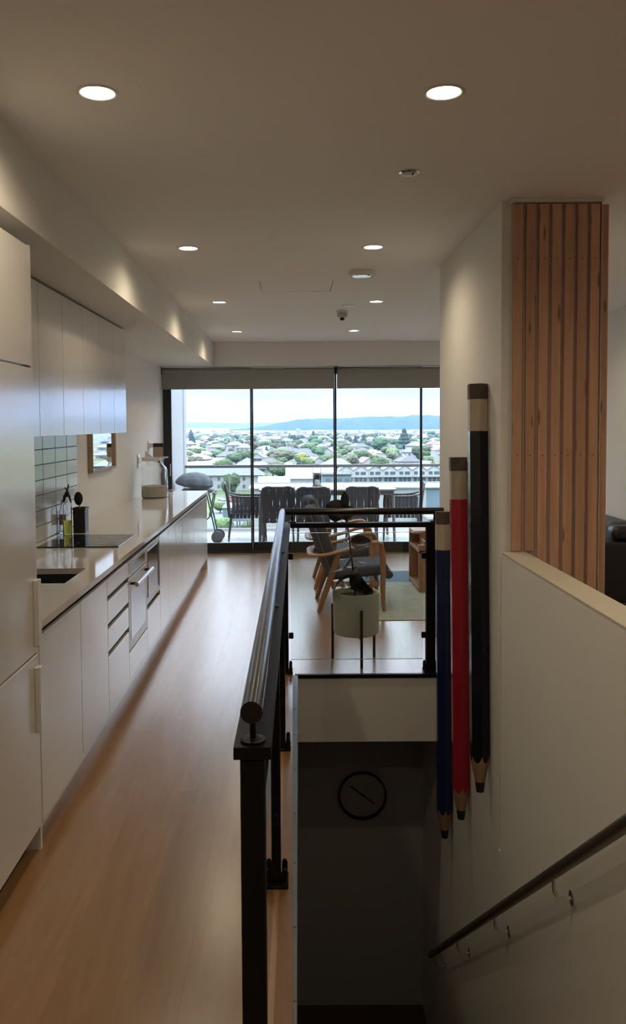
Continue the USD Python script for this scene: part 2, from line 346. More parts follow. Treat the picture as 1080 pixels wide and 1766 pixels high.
# ------------------------------------------------------------------ kitchen
XF = -.985                                        # plane of the base fronts
tall = thing('tall_cabinet', 'full-height cream cabinet with integrated fridge doors at left edge', 'cabinet', (-1.3, 2.9, 0))
part(tall, 'carcass', bx(XL + .002, XF - .022, 2.10, 3.155, .09, 2.33), CAB)
part(tall, 'side_panel', bx(XL + .002, XF - .002, 3.158, 3.178, 0, 2.335, .001), CAB)
for y0, y1 in ((2.63, 3.154), (2.10, 2.626)):
    for k, (z0, z1) in enumerate([(.10, .776), (.784, 1.872), (1.880, 2.328)]):
        d = part(tall, 'door', bx(XF - .02, XF, y0, y1, z0, z1, .0015), CAB)
        if k < 2 and y0 > 2.6: part(d, 'handle', bx(XF, XF + .022, y1 - .04, y1 - .002, *((.48, .735), (.815, 1.07))[k], .003), CAB)
part(tall, 'plinth', bx(XL + .01, XF - .06, 2.10, 3.15, 0, .09), CABDARK)

wt_cut = sbox(XL + .001, 3.181, -.972, 9.56).difference(sbox(-1.50, 3.94, -1.092, 4.355))
wt = solo('worktop', ext(wt_cut, .87, .90), STONE, 'long glossy pale stone kitchen worktop along the left wall', 'worktop')
sink = thing('sink', 'dark undermount sink sunk in the worktop beside the tall cabinet', 'sink', (-1.3, 4.15, .70))
SINKM = plain('sink_bowl', (.022, .023, .025), .45)
for a in [(-1.51, -1.50, 3.93, 4.365), (-1.092, -1.082, 3.93, 4.365), (-1.50, -1.092, 3.93, 3.94), (-1.50, -1.092, 4.355, 4.365)]:
    part(sink, 'bowl_side', bx(*a, .66, .869), SINKM)
part(sink, 'bowl_bottom', bx(-1.51, -1.082, 3.93, 4.365, .65, .66), SINKM)
part(sink, 'drain', lathe([(.045, .66), (.045, .664), (.03, .665), (.028, .661), (0, .661)], (-1.3, 4.15, 0), 24), STEEL, 30)

def front(p, name, y0, y1, z0, z1): return part(p, name, bx(XF - .019, XF, y0 + .003, y1 - .003, z0, z1, .0015), CAB)
def carcass(p, y0, y1, ztop=.83):
    part(p, 'carcass', bx(XL + .002, XF - .021, y0, y1, .10, .64 if y0 < 4.36 and y1 > 3.93 else ztop), CABDARK)
    part(p, 'channel', bx(XF - .06, XF - .028, y0, y1, ztop, .869), CABDARK)
    part(p, 'plinth', bx(XL + .01, XF - .055, y0, y1, 0, .10), CAB)
c = thing('base_cabinet', 'cream base cabinet door nearest the tall cabinet, below the sink', 'cabinet', (-1.3, 3.5, 0))
carcass(c, 3.18, 3.81); front(c, 'door', 3.18, 3.81, .10, .835)
c = thing('base_cabinet', 'cream base cabinet with one door, just left of the drawer stack', 'cabinet', (-1.3, 4.1, 0))
carcass(c, 3.812, 4.37); front(c, 'door', 3.81, 4.37, .125, .835)
c = thing('drawer_cabinet', 'cream cabinet of four stacked drawers with dark finger gaps', 'cabinet', (-1.3, 4.65, 0))
carcass(c, 4.372, 4.93)
for z0, z1 in ((.125, .415), (.445, .565), (.595, .715), (.745, .835)): front(c, 'drawer', 4.37, 4.93, z0, z1)
c = thing('base_cabinet', 'narrow cream drawer front below the built-in oven', 'cabinet', (-1.3, 5.25, 0))
part(c, 'carcass', bx(XL + .002, XF - .021, 4.932, 5.56, .10, .278), CABDARK); part(c, 'plinth', bx(XL + .01, XF - .055, 4.932, 5.56, 0, .10), CAB); front(c, 'drawer', 4.93, 5.56, .125, .280)
ov = thing('oven', 'built-in oven with steel bar handle and glass door under the hob', 'oven', (-1.3, 5.25, .285))
part(ov, 'body', bx(XL + .03, XF - .021, 4.935, 5.557, .285, .835), BLACKP)
part(ov, 'control_panel', bx(XF - .02, XF, 4.936, 5.556, .735, .832, .002), OVENF)
part(ov, 'display', bx(XF - .004, XF + .001, 5.0, 5.49, .755, .812), OVENG)
dr = part(ov, 'door', bx(XF - .02, XF, 4.936, 5.556, .29, .727, .002), OVENF)
part(dr, 'window', bx(XF - .004, XF + .001, 5.0, 5.49, .35, .66), OVENG)
part(dr, 'handle', sweep([(XF + .045, 4.96, .695), (XF + .045, 5.53, .695)], .0135, 16), STEEL, 40)
for y in (5.0, 5.49): part(dr, 'handle_post', sweep([(XF - .001, y, .695), (XF + .045, y, .695)], .009, 12), BLACKP, 40)
mw = thing('microwave', 'built-in microwave with glass front beside the oven', 'microwave', (-1.3, 5.83, .43))
part(mw, 'body', bx(XL + .03, XF - .021, 5.565, 6.105, .435, .835), BLACKP)
part(mw, 'frame', bx(XF - .02, XF - .001, 5.563, 6.108, .435, .833, .002), OVENF)
part(mw, 'door_glass', bx(XF - .006, XF + .003, 5.60, 6.00, .48, .80, .001), OVENG)
part(mw, 'control_strip', bx(XF - .006, XF + .002, 6.03, 6.09, .48, .80, .001), BLACKP)
c = thing('base_cabinet', 'cream base cabinet front below the microwave', 'cabinet', (-1.3, 5.83, 0))
part(c, 'carcass', bx(XL + .002, XF - .021, 5.562, 6.11, .10, .40), CABDARK); part(c, 'plinth', bx(XL + .01, XF - .055, 5.562, 6.11, 0, .10), CAB); front(c, 'door', 5.56, 6.11, .125, .40)
ys = np.linspace(6.11, 9.53, 9)
for k in range(4):
    a, m_, b = ys[2 * k], ys[2 * k + 1], ys[2 * k + 2]
    c = thing('base_cabinet', 'glossy two-door base cabinet, ' + ['first beyond the microwave', 'second beyond the microwave', 'below the flour jar', 'at the window end of the worktop'][k], 'cabinet', (-1.3, m_, 0))
    carcass(c, a + .002, b); front(c, 'door', a, m_, .115, .835); front(c, 'door', m_, b, .115, .835)
    if k == 3: part(c, 'end_panel', bx(XL + .002, XF, 9.531, 9.549, 0, .869, .001), CAB)

XU = -1.283
us = [3.34, 3.79, 4.235, 4.68, 5.125, 5.57, 6.01, 6.45]
for k in range(7):
    a, b = us[k], us[k + 1]
    u = thing('wall_cabinet', 'flat cream upper cabinet door, ' + ['hidden behind the tall cabinet edge', 'first visible from the tall cabinet', 'second from the tall cabinet', 'third from the tall cabinet', 'fourth from the tall cabinet, before the last two', 'last but one towards the window', 'last one towards the window'][k], 'cabinet', (-1.5, a, 1.6))
    part(u, 'carcass', bx(XL + .002, XU - .02, a + .001, b - .001, 1.612, 2.392), CABDARK if k < 6 else CAB)
    part(u, 'door', bx(XU - .019, XU, a + .0025, b - .0025, 1.60, 2.385, .001), CAB)
# splashback of stacked tiles, pieces of the wall
wl = stage.GetPrimAtPath('/World/wall_left')
part(wl, 'grout_bed', bx(XL, XL + .006, 3.18, 6.36, .90, 1.6), GROUT)
yy = 6.36 - np.arange(0, 11) * .2935
for r in range(7):
    for y in yy:
        y0 = max(y - .2935 + .0035, 3.182)
        if y - .0035 - y0 > .02: part(wl, 'tile', bx(XL + .004, XL + .0125, y0, y - .0035, .90 + .1 * r + .002, .90 + .1 * r + .098, .0025), TILE)
hob = thing('hob', 'black glass induction hob set flush in the worktop', 'hob', (-1.33, 5.39, .90))
part(hob, 'glass', bx(-1.585, -1.075, 5.10, 5.675, .9005, .907, .002), HOBG)
for i, (x, y, r) in enumerate([(-1.45, 5.25, .09), (-1.2, 5.25, .075), (-1.45, 5.53, .075), (-1.2, 5.53, .1)]):
    part(hob, 'cooking_zone', lathe([(r - .003, .907), (r - .003, .9074), (r, .9074), (r, .907)], (x, y, 0), 48), plain('hob_ring', (.12, .12, .125), .3) if i == 0 else '/World/Looks/hob_ring')

def bottle_mesh(x, y, z, prof, t=.003):
    outer = prof; inner = [(max(r - t, .0005), h) for r, h in prof[::-1] if h > prof[0][1] + .002]
    return lathe([(0, prof[0][1])] + list(outer) + inner + [(0, inner[-1][1])], (x, y, z), 32)
b1 = thing('oil_bottle', 'tall clear oil bottle with black pourer, half full of green-gold oil', 'bottle', (-1.562, 5.74, .90))
bp = [(.029, .0), (.031, .004), (.031, .19), (.028, .215), (.014, .245), (.0125, .265), (.0145, .268), (.0145, .275)]
part(b1, 'glass', bottle_mesh(-1.562, 5.74, .9002, bp), GLASS, 40)
part(b1, 'oil', lathe([(0, .004), (.0265, .004), (.0275, .10), (0, .10)], (-1.562, 5.74, .90), 32), OIL, 40)
part(b1, 'pourer', [lathe([(.0, .262), (.0105, .262), (.016, .277), (.016, .29), (.008, .30), (0, .30)], (-1.562, 5.74, .90), 20), sweep([(-1.562, 5.74, 1.19), (-1.557, 5.738, 1.215), (-1.548, 5.735, 1.25)], [.006, .005, .004], 10), sweep([(-1.562, 5.74, 1.2), (-1.575, 5.74, 1.228)], .004, 8), sweep([(-1.562, 5.74, 1.185), (-1.582, 5.745, 1.165), (-1.592, 5.748, 1.125)], [.011, .010, .006], 10), sweep([(-1.562, 5.74, 1.185), (-1.545, 5.735, 1.165), (-1.533, 5.732, 1.12)], [.010, .009, .005], 10)], BLACKP, 40)
b2 = thing('vinegar_bottle', 'slim clear bottle with pale label behind the oil bottle', 'bottle', (-1.619, 5.82, .90))
part(b2, 'glass', bottle_mesh(-1.619, 5.82, .9002, [(.022, 0), (.024, .004), (.024, .15), (.012, .19), (.011, .215), (.013, .22)]), GLASS, 40)
part(b2, 'label', lathe([(.0245, .06), (.0248, .06), (.0248, .13), (.0245, .13)], (-1.619, 5.82, .90), 32), plain('bottle_label', (.42, .34, .27), .7), 40)
part(b2, 'stopper', lathe([(0, .213), (.01, .213), (.012, .235), (0, .238)], (-1.619, 5.82, .90), 16), WHITEP, 40)
h = thing('utensil_holder', 'square black utensil holder beside the oil bottle', 'utensil holder', (-1.50, 5.86, .90))
hm = m3.Manifold.cube((.084, .098, .165), False).translate((-1.542, 5.811, .9002)) - m3.Manifold.cube((.072, .086, .2), False).translate((-1.536, 5.817, .906))
part(h, 'box', hm, BLACKP); part(h, 'rim', m3.Manifold.cube((.092, .106, .012), False).translate((-1.546, 5.807, 1.0652)) - m3.Manifold.cube((.072, .086, .1), False).translate((-1.536, 5.817, 1.0)), BLACKP)
l = thing('ladle', 'black cooking spoon with pale handle standing in the utensil holder', 'spoon', (-1.505, 5.86, .906))
part(l, 'handle', sweep([(-1.49, 5.87, .908), (-1.508, 5.855, 1.10)], [.006, .005], 10), FRAMEW, 40)
sp = trimesh.creation.icosphere(3, 1.0); sp.apply_scale([.031, .011, .048]); sp.apply_translation([-1.512, 5.85, 1.14])
part(l, 'bowl', sp, BLACKP, True)

mr = thing('mirror', 'small wood-framed mirror hung above the worktop reflecting the houses', 'mirror', (XL, 7.2, 1.45))
y0, y1, z0, z1 = 6.74, 7.64, 1.268, 1.80
part(mr, 'glass', bx(XL + .012, XL + .022, y0 + .018, y1 - .018, z0 + .02, z1 - .02), MIRROR)
for a in [(y0, y1, z0, z0 + .02), (y0, y1, z1 - .02, z1), (y0, y0 + .018, z0 + .02, z1 - .02), (y1 - .018, y1, z0 + .02, z1 - .02)]:
    part(mr, 'frame_rail', bx(XL + .0005, XL + .042, *a, .002), FRAMEW)
for k, (y, z) in enumerate([(8.95, 1.275), (9.62, 1.415)]):
    o = thing('power_outlet', ['double white wall outlet with metal edge low beside the jar', 'white wall outlet with a plug, higher up near the window'][k], 'outlet', (XL, y, z))
    part(o, 'plate', bx(XL + .0005, XL + .012, y - .06, y + .06, z - .075, z + .065, .003), STEEL if k == 0 else WHITEP)
    for q in (-.028, .028): part(o, 'socket', bx(XL + .011, XL + .016, y + q - .018, y + q + .018, z - .03, z + .035, .002), WHITEP)
plug = thing('charger', 'white plug and dark cable running from the upper outlet to the jar lid', 'charger', (XL, 9.62, 1.42))
part(plug, 'plug', rbox(XL + .016, XL + .06, 9.59, 9.64, 1.40, 1.45, .008, 1), WHITEP, 30)
part(plug, 'cable', sweep(spline([(XL + .055, 9.61, 1.42), (-1.55, 9.3, 1.39), (-1.47, 8.86, 1.372)], 20), .003, 8), BLACKP, True)

j = thing('glass_jar', 'big clear glass dispenser jar one third full of pale flour', 'jar', (-1.44, 8.68, .90))
jp = [(.125, .0), (.136, .012), (.138, .03), (.138, .265), (.128, .31), (.095, .345), (.085, .362), (.088, .375), (.092, .385)]
part(j, 'glass', bottle_mesh(-1.44, 8.68, .9002, jp, .004), GLASS, 40)
part(j, 'flour', lathe([(0, .007), (.128, .012), (.1325, .03), (.1325, .122), (.07, .131), (0, .128)], (-1.44, 8.68, .90), 40), plain('flour', (.74, .66, .58), .9, var=.08, vscale=30), 40)
lid = thing('jar_lid', 'flat white lid tray with a short spout resting on the glass jar', 'lid', (-1.43, 8.68, 1.285))
part(lid, 'tray', rbox(-1.555, -1.36, 8.56, 8.80, 1.286, 1.325, .01, 1), WHITEP, 30)
part(lid, 'spout', prism_y([(-1.365, 1.296), (-1.30, 1.318), (-1.302, 1.326), (-1.365, 1.325)], 8.63, 8.73), WHITEP)
dv = thing('phone', 'dark-edged phone-like device with pale face leaning on the jar lid', 'phone', (-1.40, 8.68, 1.325))
part(dv, 'body', rbox(-1.452, -1.340, 8.66, 8.684, 1.326, 1.470, .0115, 2), BLACKP, 40)
part(dv, 'screen', bx(-1.448, -1.345, 8.6575, 8.661, 1.327, 1.430, .001), plain('device_face', (.42, .36, .31), .5))
tp = thing('card_holder', 'small grey metal strip lying at the far end of the worktop', 'holder', (-1.40, 9.45, .90))
part(tp, 'strip', rbox(-1.55, -1.38, 9.44, 9.49, .9005, .916, .006, 1), STEEL, 30)
part(tp, 'end_cap', rbox(-1.40, -1.36, 9.435, 9.495, .9005, .922, .008, 1), plain('grey_plastic', (.3, .3, .31), .5), 30)
b3 = thing('paper_tent', 'small white folded card leaning beside the jar lid device', 'card', (-1.50, 8.70, 1.326))
part(b3, 'card', prism_y([(-1.54, 1.326), (-1.46, 1.326), (-1.535, 1.385), (-1.54, 1.385)], 8.70, 8.712), WHITEP)

# ------------------------------------------------------------------ balustrade round the stairwell
bal = thing('balustrade', 'black metal and glass balustrade with round handrail around the stairwell', 'railing', (-.065, 1.66, 0))
XB = [(-.083, 1.66), (-.069, 2.92), (-.062, 4.17), (-.050, 5.46)]
def bpost(x, y, w, plate=True, d=.05):
    p = part(bal, 'post', bx(x - w / 2, x + w / 2, y - d / 2, y + d / 2, .011, .98, .003), BLACKM)
    if plate:
        part(p, 'base_plate', bx(x - .047, x + .047, y - .047, y + .047, .0005, .012, .002), BLACKM)
        for sx in (-1, 1):
            for sy in (-1, 1): part(p, 'bolt', lathe([(0, .012), (.014, .012), (.014, .018), (.0105, .02), (.0105, .058), (.007, .068), (0, .071)], (x + sx * .034, y + sy * .034, 0), 16), BLACKM, 40)
for k, (x, y) in enumerate(XB): bpost(x, y, .050 if k == 0 else .042)
bpost(.915, 5.46, .062)
d0 = np.array(XB[-1]) - np.array(XB[0])
def skew(x_off, z0, z1, hw, y0, y1):
    f0 = lambda y: XB[0][0] + d0[0] * (y - XB[0][1]) / d0[1]
    return ext(Polygon([(f0(y0) + x_off - hw, y0), (f0(y0) + x_off + hw, y0), (f0(y1) + x_off + hw, y1), (f0(y1) + x_off - hw, y1)]), z0, z1)
part(bal, 'top_rail', skew(0, .981, 1.006, .0375, 1.63, 5.495), BLACKM)
part(bal, 'top_rail', bx(-.012, .998, 5.43, 5.49, .972, 1.004, .003), BLACKM)
part(bal, 'handrail', sweep([(-.084, 1.63, 1.077), (-.0625, 5.44, 1.077)], .0225, 28), RAILM, 40)
part(bal, 'handrail', sweep([(-.085, 5.46, 1.077), (.999, 5.46, 1.077)], .0225, 28), RAILM, 40)
for x, y in [(-.083, 1.665), (-.0745, 2.92), (-.067, 4.17), (-.0, 5.46), (.94, 5.46)]:
    sm = part(bal, 'stem', sweep([(x, y, 1.004), (x, y, 1.06)], .0065, 12), BLACKM, 40)
    part(sm, 'disc', lathe([(0, 1.005), (.026, 1.005), (.026, 1.011), (.02, 1.014), (0, 1.014)], (x, y, 0), 28), BLACKM, 40)
for k in range(3):
    y0, y1 = XB[k][1] + .04, XB[k + 1][1] - .04; xa, xb = XB[k][0], XB[k + 1][0]
    g = part(bal, 'glass_panel', ext(Polygon([(xa - .004, y0), (xa + .004, y0), (xb + .004, y1), (xb - .004, y1)]), .09, .94), GLASSR)
    part(g, 'polished_edge', [ext(Polygon([(xa - .0042, y0), (xa + .0042, y0), (xb + .0042, y1), (xb - .0042, y1)]), .94, .9425)], GLASSE)
    for yc in (y0 - .012, y1 + .012):
        xc = xa if yc < (y0 + y1) / 2 else xb
        for z in (.25, .78): part(g, 'clamp', rbox(xc - .012, xc + .012, yc - .022, yc + .022, z - .02, z + .02, .005, 1), BLACKM, 30)
g = part(bal, 'glass_panel', bx(-.012, .865, 5.456, 5.464, .09, .935), GLASSR)
part(g, 'polished_edge', bx(-.012, .865, 5.4558, 5.4642, .935, .9385), GLASSE, label='bright polished top edge of the glass')
part(g, 'polished_edge', bx(-.012, .865, 5.4558, 5.4642, .0875, .09), GLASSE)
for x in (-.012, .872):
    for z in (.25, .78): part(g, 'clamp', rbox(x - .016, x + .016, 5.449, 5.471, z - .02, z + .02, .005, 1), BLACKM, 30)

# ------------------------------------------------------------------ stair handrail on the right wall
hz = lambda y: 2.287 - .774 * y
sh_ = thing('stair_handrail', 'dark round metal handrail sloping down the right stairwell wall', 'handrail', (.93, 3.5, hz(3.5)))
HRM = plain('handrail_metal', (.16, .145, .13), .35, metal=.7)
part(sh_, 'rail', sweep([(.93, .6, hz(.6)), (.93, 5.50, hz(5.50))], .0215, 24), HRM, 40)
for y in (1.2, 2.05, 2.9, 3.75, 4.6, 5.35):
    z = hz(y)
    b = part(sh_, 'bracket', sweep(spline([(.93, y, z - .015), (.931, y + .003, z - .055), (.942, y + .006, z - .088), (.965, y + .008, z - .1), (.998, y + .008, z - .1)], 16), .0065, 10), CHROME, True)
    q = lathe([(0, 0), (.026, 0), (.026, .004), (.018, .006), (0, .006)], n=24); q = turned(q, -math.pi / 2, [0, 1, 0]); part(b, 'wall_plate', moved(q, (.9995, y + .008, z - .1)), CHROME, 40)

# ------------------------------------------------------------------ slat screen on the pier
ss = thing('slat_screen', 'screen of vertical reddish timber slats on the pier above the half wall', 'slat screen', (1.25, 3.95, 0))
part(ss, 'backing_board', bx(1.033, 1.455, 3.945, 3.9645, .0, 2.695), WHITEP)
xx = np.linspace(1.045, 1.405, 7)
for k, x in enumerate(xx):
    z0 = 1.042 if x < 1.11 else .01
    part(ss, 'slat', bx(x, x + .0445, 3.920, 3.945, z0, 2.675, .003), SLATW)
part(ss, 'slat', bx(1.4575, 1.493, 3.93, 3.976, .01, 2.672, .003), SLATW)
part(ss, 'edge_trim', bx(1.455, 1.4565, 3.915, 3.9645, .0, 2.695), WHITEP)
part(ss, 'top_trim', bx(1.033, 1.459, 3.908, 3.945, 2.68, 2.699), WHITEP)
SCR = plain('slat_screw', (.03, .025, .02), .5)
for k, x in enumerate(xx):
    for z in (2.42, 1.50): part(ss, 'screw', lathe([(.0028, 0), (.0028, .0012), (0, .0012)], n=8).apply_transform(trimesh.transformations.rotation_matrix(math.pi / 2, [1, 0, 0])).apply_translation([x + .022, 3.920, z]), SCR)

# ------------------------------------------------------------------ giant pencils
def pencil(nm, label, top, tip, body_mat, length=2.06, ytop=0, ytip=0):
    R = .052; H = length
    def hexp(r, h0, h1): return m3.CrossSection([[(r * math.cos(a), r * math.sin(a)) for a in np.arange(6) * math.pi / 3 + math.pi / 6]]).extrude(h1 - h0).translate((0, 0, h0))
    # local z runs from the tip (0) to the top (H)
    lead_h, cone_h = .055, .135
    cone = m3.Manifold.cylinder(H * 3, .026, .026 + (R - .026) / cone_h * H * 3, 64).translate((0, 0, lead_h))
    coneb = m3.Manifold.cylinder(H * 3, .0245, .0245 + (R - .026) / cone_h * H * 3, 64).translate((0, 0, lead_h))
    wood_ = hexp(R - .0012, lead_h, lead_h + .24) ^ cone
    body = hexp(R, lead_h, H - .24) ^ coneb
    lead = m3.Manifold.cylinder(lead_h, .019, .026, 40) ^ m3.Manifold.sphere(.06, 48).translate((0, 0, .058))
    collar = hexp(R, H - .24, H - .078); cap = hexp(R * 1.015, H - .078, H)
    t = thing(nm, label, 'pencil decoration', ((.951), ytip, tip))
    a = math.atan2(ytop - ytip, top - tip)
    def place(m):
        v, f = arr(m); mm = trimesh.Trimesh(v, f); mm.apply_transform(trimesh.transformations.rotation_matrix(-a, [1, 0, 0])); mm.apply_translation([.951, ytip, tip]); return mm
    part(t, 'painted_body', place(body), body_mat)
    part(t, 'wooden_cone', place(wood_), PWOOD, label='bare wood sharpened cone')
    part(t, 'lead_tip', place(lead), LEAD, 40, label='rounded black lead tip')
    part(t, 'pale_collar', place(collar), PPALE, label='bare pale wood section')
    part(t, 'end_cap', place(cap), PCAP, label='brown end cap')
PWOOD = wood('pencil_wood', (.26, .15, .09), (.36, .22, .14), rough=.6, stretch=(20, 20, 2))
PPALE = wood('pencil_pale_wood', (.48, .40, .31), (.58, .50, .40), rough=.45, stretch=(20, 20, 2))
PCAP = plain('pencil_cap', (.085, .062, .05), .6)
LEAD = plain('pencil_lead', (.012, .012, .013), .5)
def gloss(name, col): return plain(name, col, .2, spec=.4, coat=.15, coat_rough=.05)
pencil('giant_pencil', 'tall black wooden pencil decoration, highest and nearest on the stairwell wall', 1.855, -.226, gloss('pencil_black', (.006, .008, .016)), 2.08, 4.25, 4.15)
pencil('giant_pencil', 'red wooden pencil decoration hanging between the black and blue ones', 1.465, -.597, gloss('pencil_red', (.36, .012, .03)), 2.06, 4.745, 4.62)
pencil('giant_pencil', 'dark blue wooden pencil decoration, lowest and nearest the landing railing', 1.10, -.96, gloss('pencil_blue', (.006, .014, .075)), 2.06, 5.212, 5.12)

# ------------------------------------------------------------------ clock below, ceiling fittings
ck = thing('wall_clock', 'round black-rimmed wall clock on the lower grey wall', 'clock', (.53, 6.28, -1.2))
def face_y(m, y, x=.53, z=-1.215): m = turned(m, math.pi / 2, [1, 0, 0]); return moved(m, (x, y, z))
part(ck, 'rim', face_y(lathe([(.172, 0), (.186, 0), (.187, .035), (.181, .04), (.176, .035), (.172, .006)], n=64), 6.30), BLACKP, 40)
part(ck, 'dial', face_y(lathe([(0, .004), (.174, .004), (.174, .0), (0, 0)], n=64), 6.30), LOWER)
for a, ln, w in ((math.radians(142), .115, .006), (math.radians(-36), .12, .004)):
    q = bx(-.02, ln, -w, w, .009, .011); q = turned(q, a, [0, 0, 1]); part(ck, 'hand', face_y(q, 6.30), BLACKP)
part(ck, 'hub', face_y(lathe([(0, .004), (.009, .004), (.009, .014), (0, .014)], n=20), 6.30), BLACKP)
v = thing('ceiling_vent', 'round white air vent with bright ring near the second right downlight', 'vent', (.488, 5.745, ZC))
part(v, 'collar', lathe([(.0, 0), (.088, 0), (.09, -.03), (.082, -.034), (.078, -.03), (.078, -.006), (0, -.006)], (.488, 5.745, ZC - .0005), 48), WHITEP, 35)
part(v, 'diffuser_disc', lathe([(0, -.022), (.066, -.024), (.070, -.03), (.062, -.036), (0, -.038)], (.488, 5.745, ZC), 48), CHROME, 35)
sn = thing('ceiling_sensor', 'small round chrome and white sensor cover between the right downlights', 'sensor', (.498, 3.51, ZC))
part(sn, 'ring', lathe([(0, 0), (.042, 0), (.043, -.003), (.036, -.006), (.034, -.003), (0, -.003)], (.498, 3.51, ZC - .0005), 40), CHROME, 35)
part(sn, 'cap', lathe([(0, -.004), (.032, -.004), (.033, -.010), (.02, -.014), (0, -.015)], (.498, 3.51, ZC), 40), WHITEP, 35)
part(sn, 'slot', bx(.507, .512, 3.484, 3.50, ZC - .018, ZC - .01), BLACKP)
sd = thing('smoke_detector', 'white smoke detector hanging below the ceiling near the far end', 'smoke detector', (.475, 7.72, ZC))
part(sd, 'base', lathe([(0, 0), (.055, 0), (.056, -.012), (.05, -.018), (0, -.018)], (.475, 7.72, ZC - .0005), 32), WHITEP, 35)
part(sd, 'body', lathe([(0, -.017), (.046, -.017), (.05, -.035), (.045, -.056), (.025, -.062), (0, -.062)], (.475, 7.72, ZC), 32), plain('grey_white_plastic', (.5, .49, .48), .4), 35)
part(sd, 'sensing_chamber', lathe([(0, -.061), (.022, -.061), (.02, -.082), (.008, -.088), (0, -.088)], (.475, 7.72, ZC), 20), BLACKP, 35)
cvr = solo('ceiling_cover', lathe([(0, 0), (.06, 0), (.058, -.006), (0, -.008)], (.51, 7.38, ZC - .0005), 32), WHITEP, 'flat white round blanking cover just before the smoke detector', 'cover plate', 35)

# ------------------------------------------------------------------ living area
rug = thing('rug', 'pale grey-green rug with a blue band under the wooden table', 'rug', (1.65, 8.1, 0))
part(rug, 'pile', bx(.66, 2.06, 6.91, 8.60, .0005, .006, .002), plain('rug_pile', (.43, .46, .41), .95, spec=.1, bump=.5, bscale=220, var=.1, vscale=9))
part(rug, 'blue_band', bx(.66, 2.06, 8.603, 9.25, .0005, .006, .002), plain('rug_blue', (.15, .235, .33), .95, spec=.1, bump=.5, bscale=220), label='blue woven end band')

def armchair(loc, label):
    t = thing('armchair', label, 'armchair', loc, local=True)
    part(t, 'seat_frame', [bx(-.16, .25, s * .285 - .011, s * .285 + .011, .225, .27, .004) for s in (-1, 1)] + [bx(.225, .25, -.28, .28, .225, .27, .004), bx(-.17, -.145, -.28, .28, .20, .25, .004)], FURN)
    for s in (-1, 1):
        part(t, 'rear_leg', sweep(spline([(-.285, s * .30, .0), (-.20, s * .30, .25), (-.125, s * .30, .47), (-.11, s * .30, .522)], 8), [.014] * 8, 12, [.018, .021, .024, .026, .027, .027, .026, .022]), FURN, 40)
        part(t, 'front_leg', sweep(spline([(.292, s * .30, .0065), (.282, s * .30, .30), (.272, s * .30, .55), (.262, s * .30, .60)], 8), [.014] * 8, 12, [.016, .019, .022, .024, .026, .027, .027, .023]), FURN, 40)
        part(t, 'armrest', sweep(spline([(.275, s * .30, .575), (.262, s * .30, .607), (.225, s * .30, .617), (.06, s * .30, .582), (-.12, s * .305, .532), (-.27, s * .295, .503), (-.335, s * .22, .497), (-.352, s * .10, .497), (-.355, 0, .497)], 36), .032, 12, .016, upv=(0, 0, 1)), FURN, 40)
    seat = turned(rbox(-.20, .34, -.262, .262, .29, .385, .038), -.10, [0, 1, 0], (0, 0, .33))
    part(t, 'seat_cushion', seat, CUSH, 40)
    part(t, 'seat_roll', turned(sweep([(.335, -.25, .318), (.335, .25, .318)], .042, 20, .034), -.0, [0, 1, 0]), CUSH, 40)
    prof = [(-.155, .28, .06, .235), (-.19, .40, .066, .255), (-.235, .53, .07, .268), (-.285, .68, .07, .272), (-.33, .81, .07, .262), (-.352, .87, .062, .245), (-.362, .905, .035, .215)]
    V, n = [], 28
    for x, z, th, hw in prof:
        for a in np.linspace(0, 2 * np.pi, n, endpoint=False):
            c, s = math.cos(a), math.sin(a); yy_ = hw * np.sign(s) * abs(s) ** .5; xx_ = th * np.sign(c) * abs(c) ** .7 + .05 * (yy_ / .27) ** 2
            V.append((x + xx_, yy_, z))
    Fc = []
    for i in range(len(prof) - 1):
        for q in range(n):
            a0, a1, b0, b1 = i * n + q, i * n + (q + 1) % n, (i + 1) * n + q, (i + 1) * n + (q + 1) % n
            Fc += [[a0, a1, b1], [a0, b1, b0]]
    V += [(-.155, 0, .28), (-.362, 0, .91)]
    for q in range(n): Fc += [[len(V) - 2, (q + 1) % n, q], [len(V) - 1, (len(prof) - 1) * n + q, (len(prof) - 1) * n + (q + 1) % n]]
    bk = part(t, 'backrest', trimesh.Trimesh(np.array(V), np.array(Fc), process=False), CUSH, 50)
    for s in (-1, 1):
        part(bk, 'piping', sweep(spline([(x + .05 + th * .55, s * hw * .93, z) for x, z, th, hw in prof], 24), .0045, 8), PIPE, True)
        part(bk, 'piping', sweep(spline([(x + .045 - th * .75, s * hw * .96, z) for x, z, th, hw in prof], 24), .0045, 8), PIPE, True)
    part(t, 'head_cushion', sweep(spline([(-.305, -.245, .835), (-.335, -.12, .84), (-.342, 0, .84), (-.335, .12, .84), (-.305, .245, .835)], 16), [.03] + [.048] * 14 + [.03], 16, [.05] + [.07] * 14 + [.05]), CUSH, 50)
    return t
armchair((.515, 7.535, 0), 'nearer wooden-armed grey armchair, behind the potted plant')
armchair((.515, 8.60, 0), 'farther wooden-armed grey armchair, closer to the glass doors')

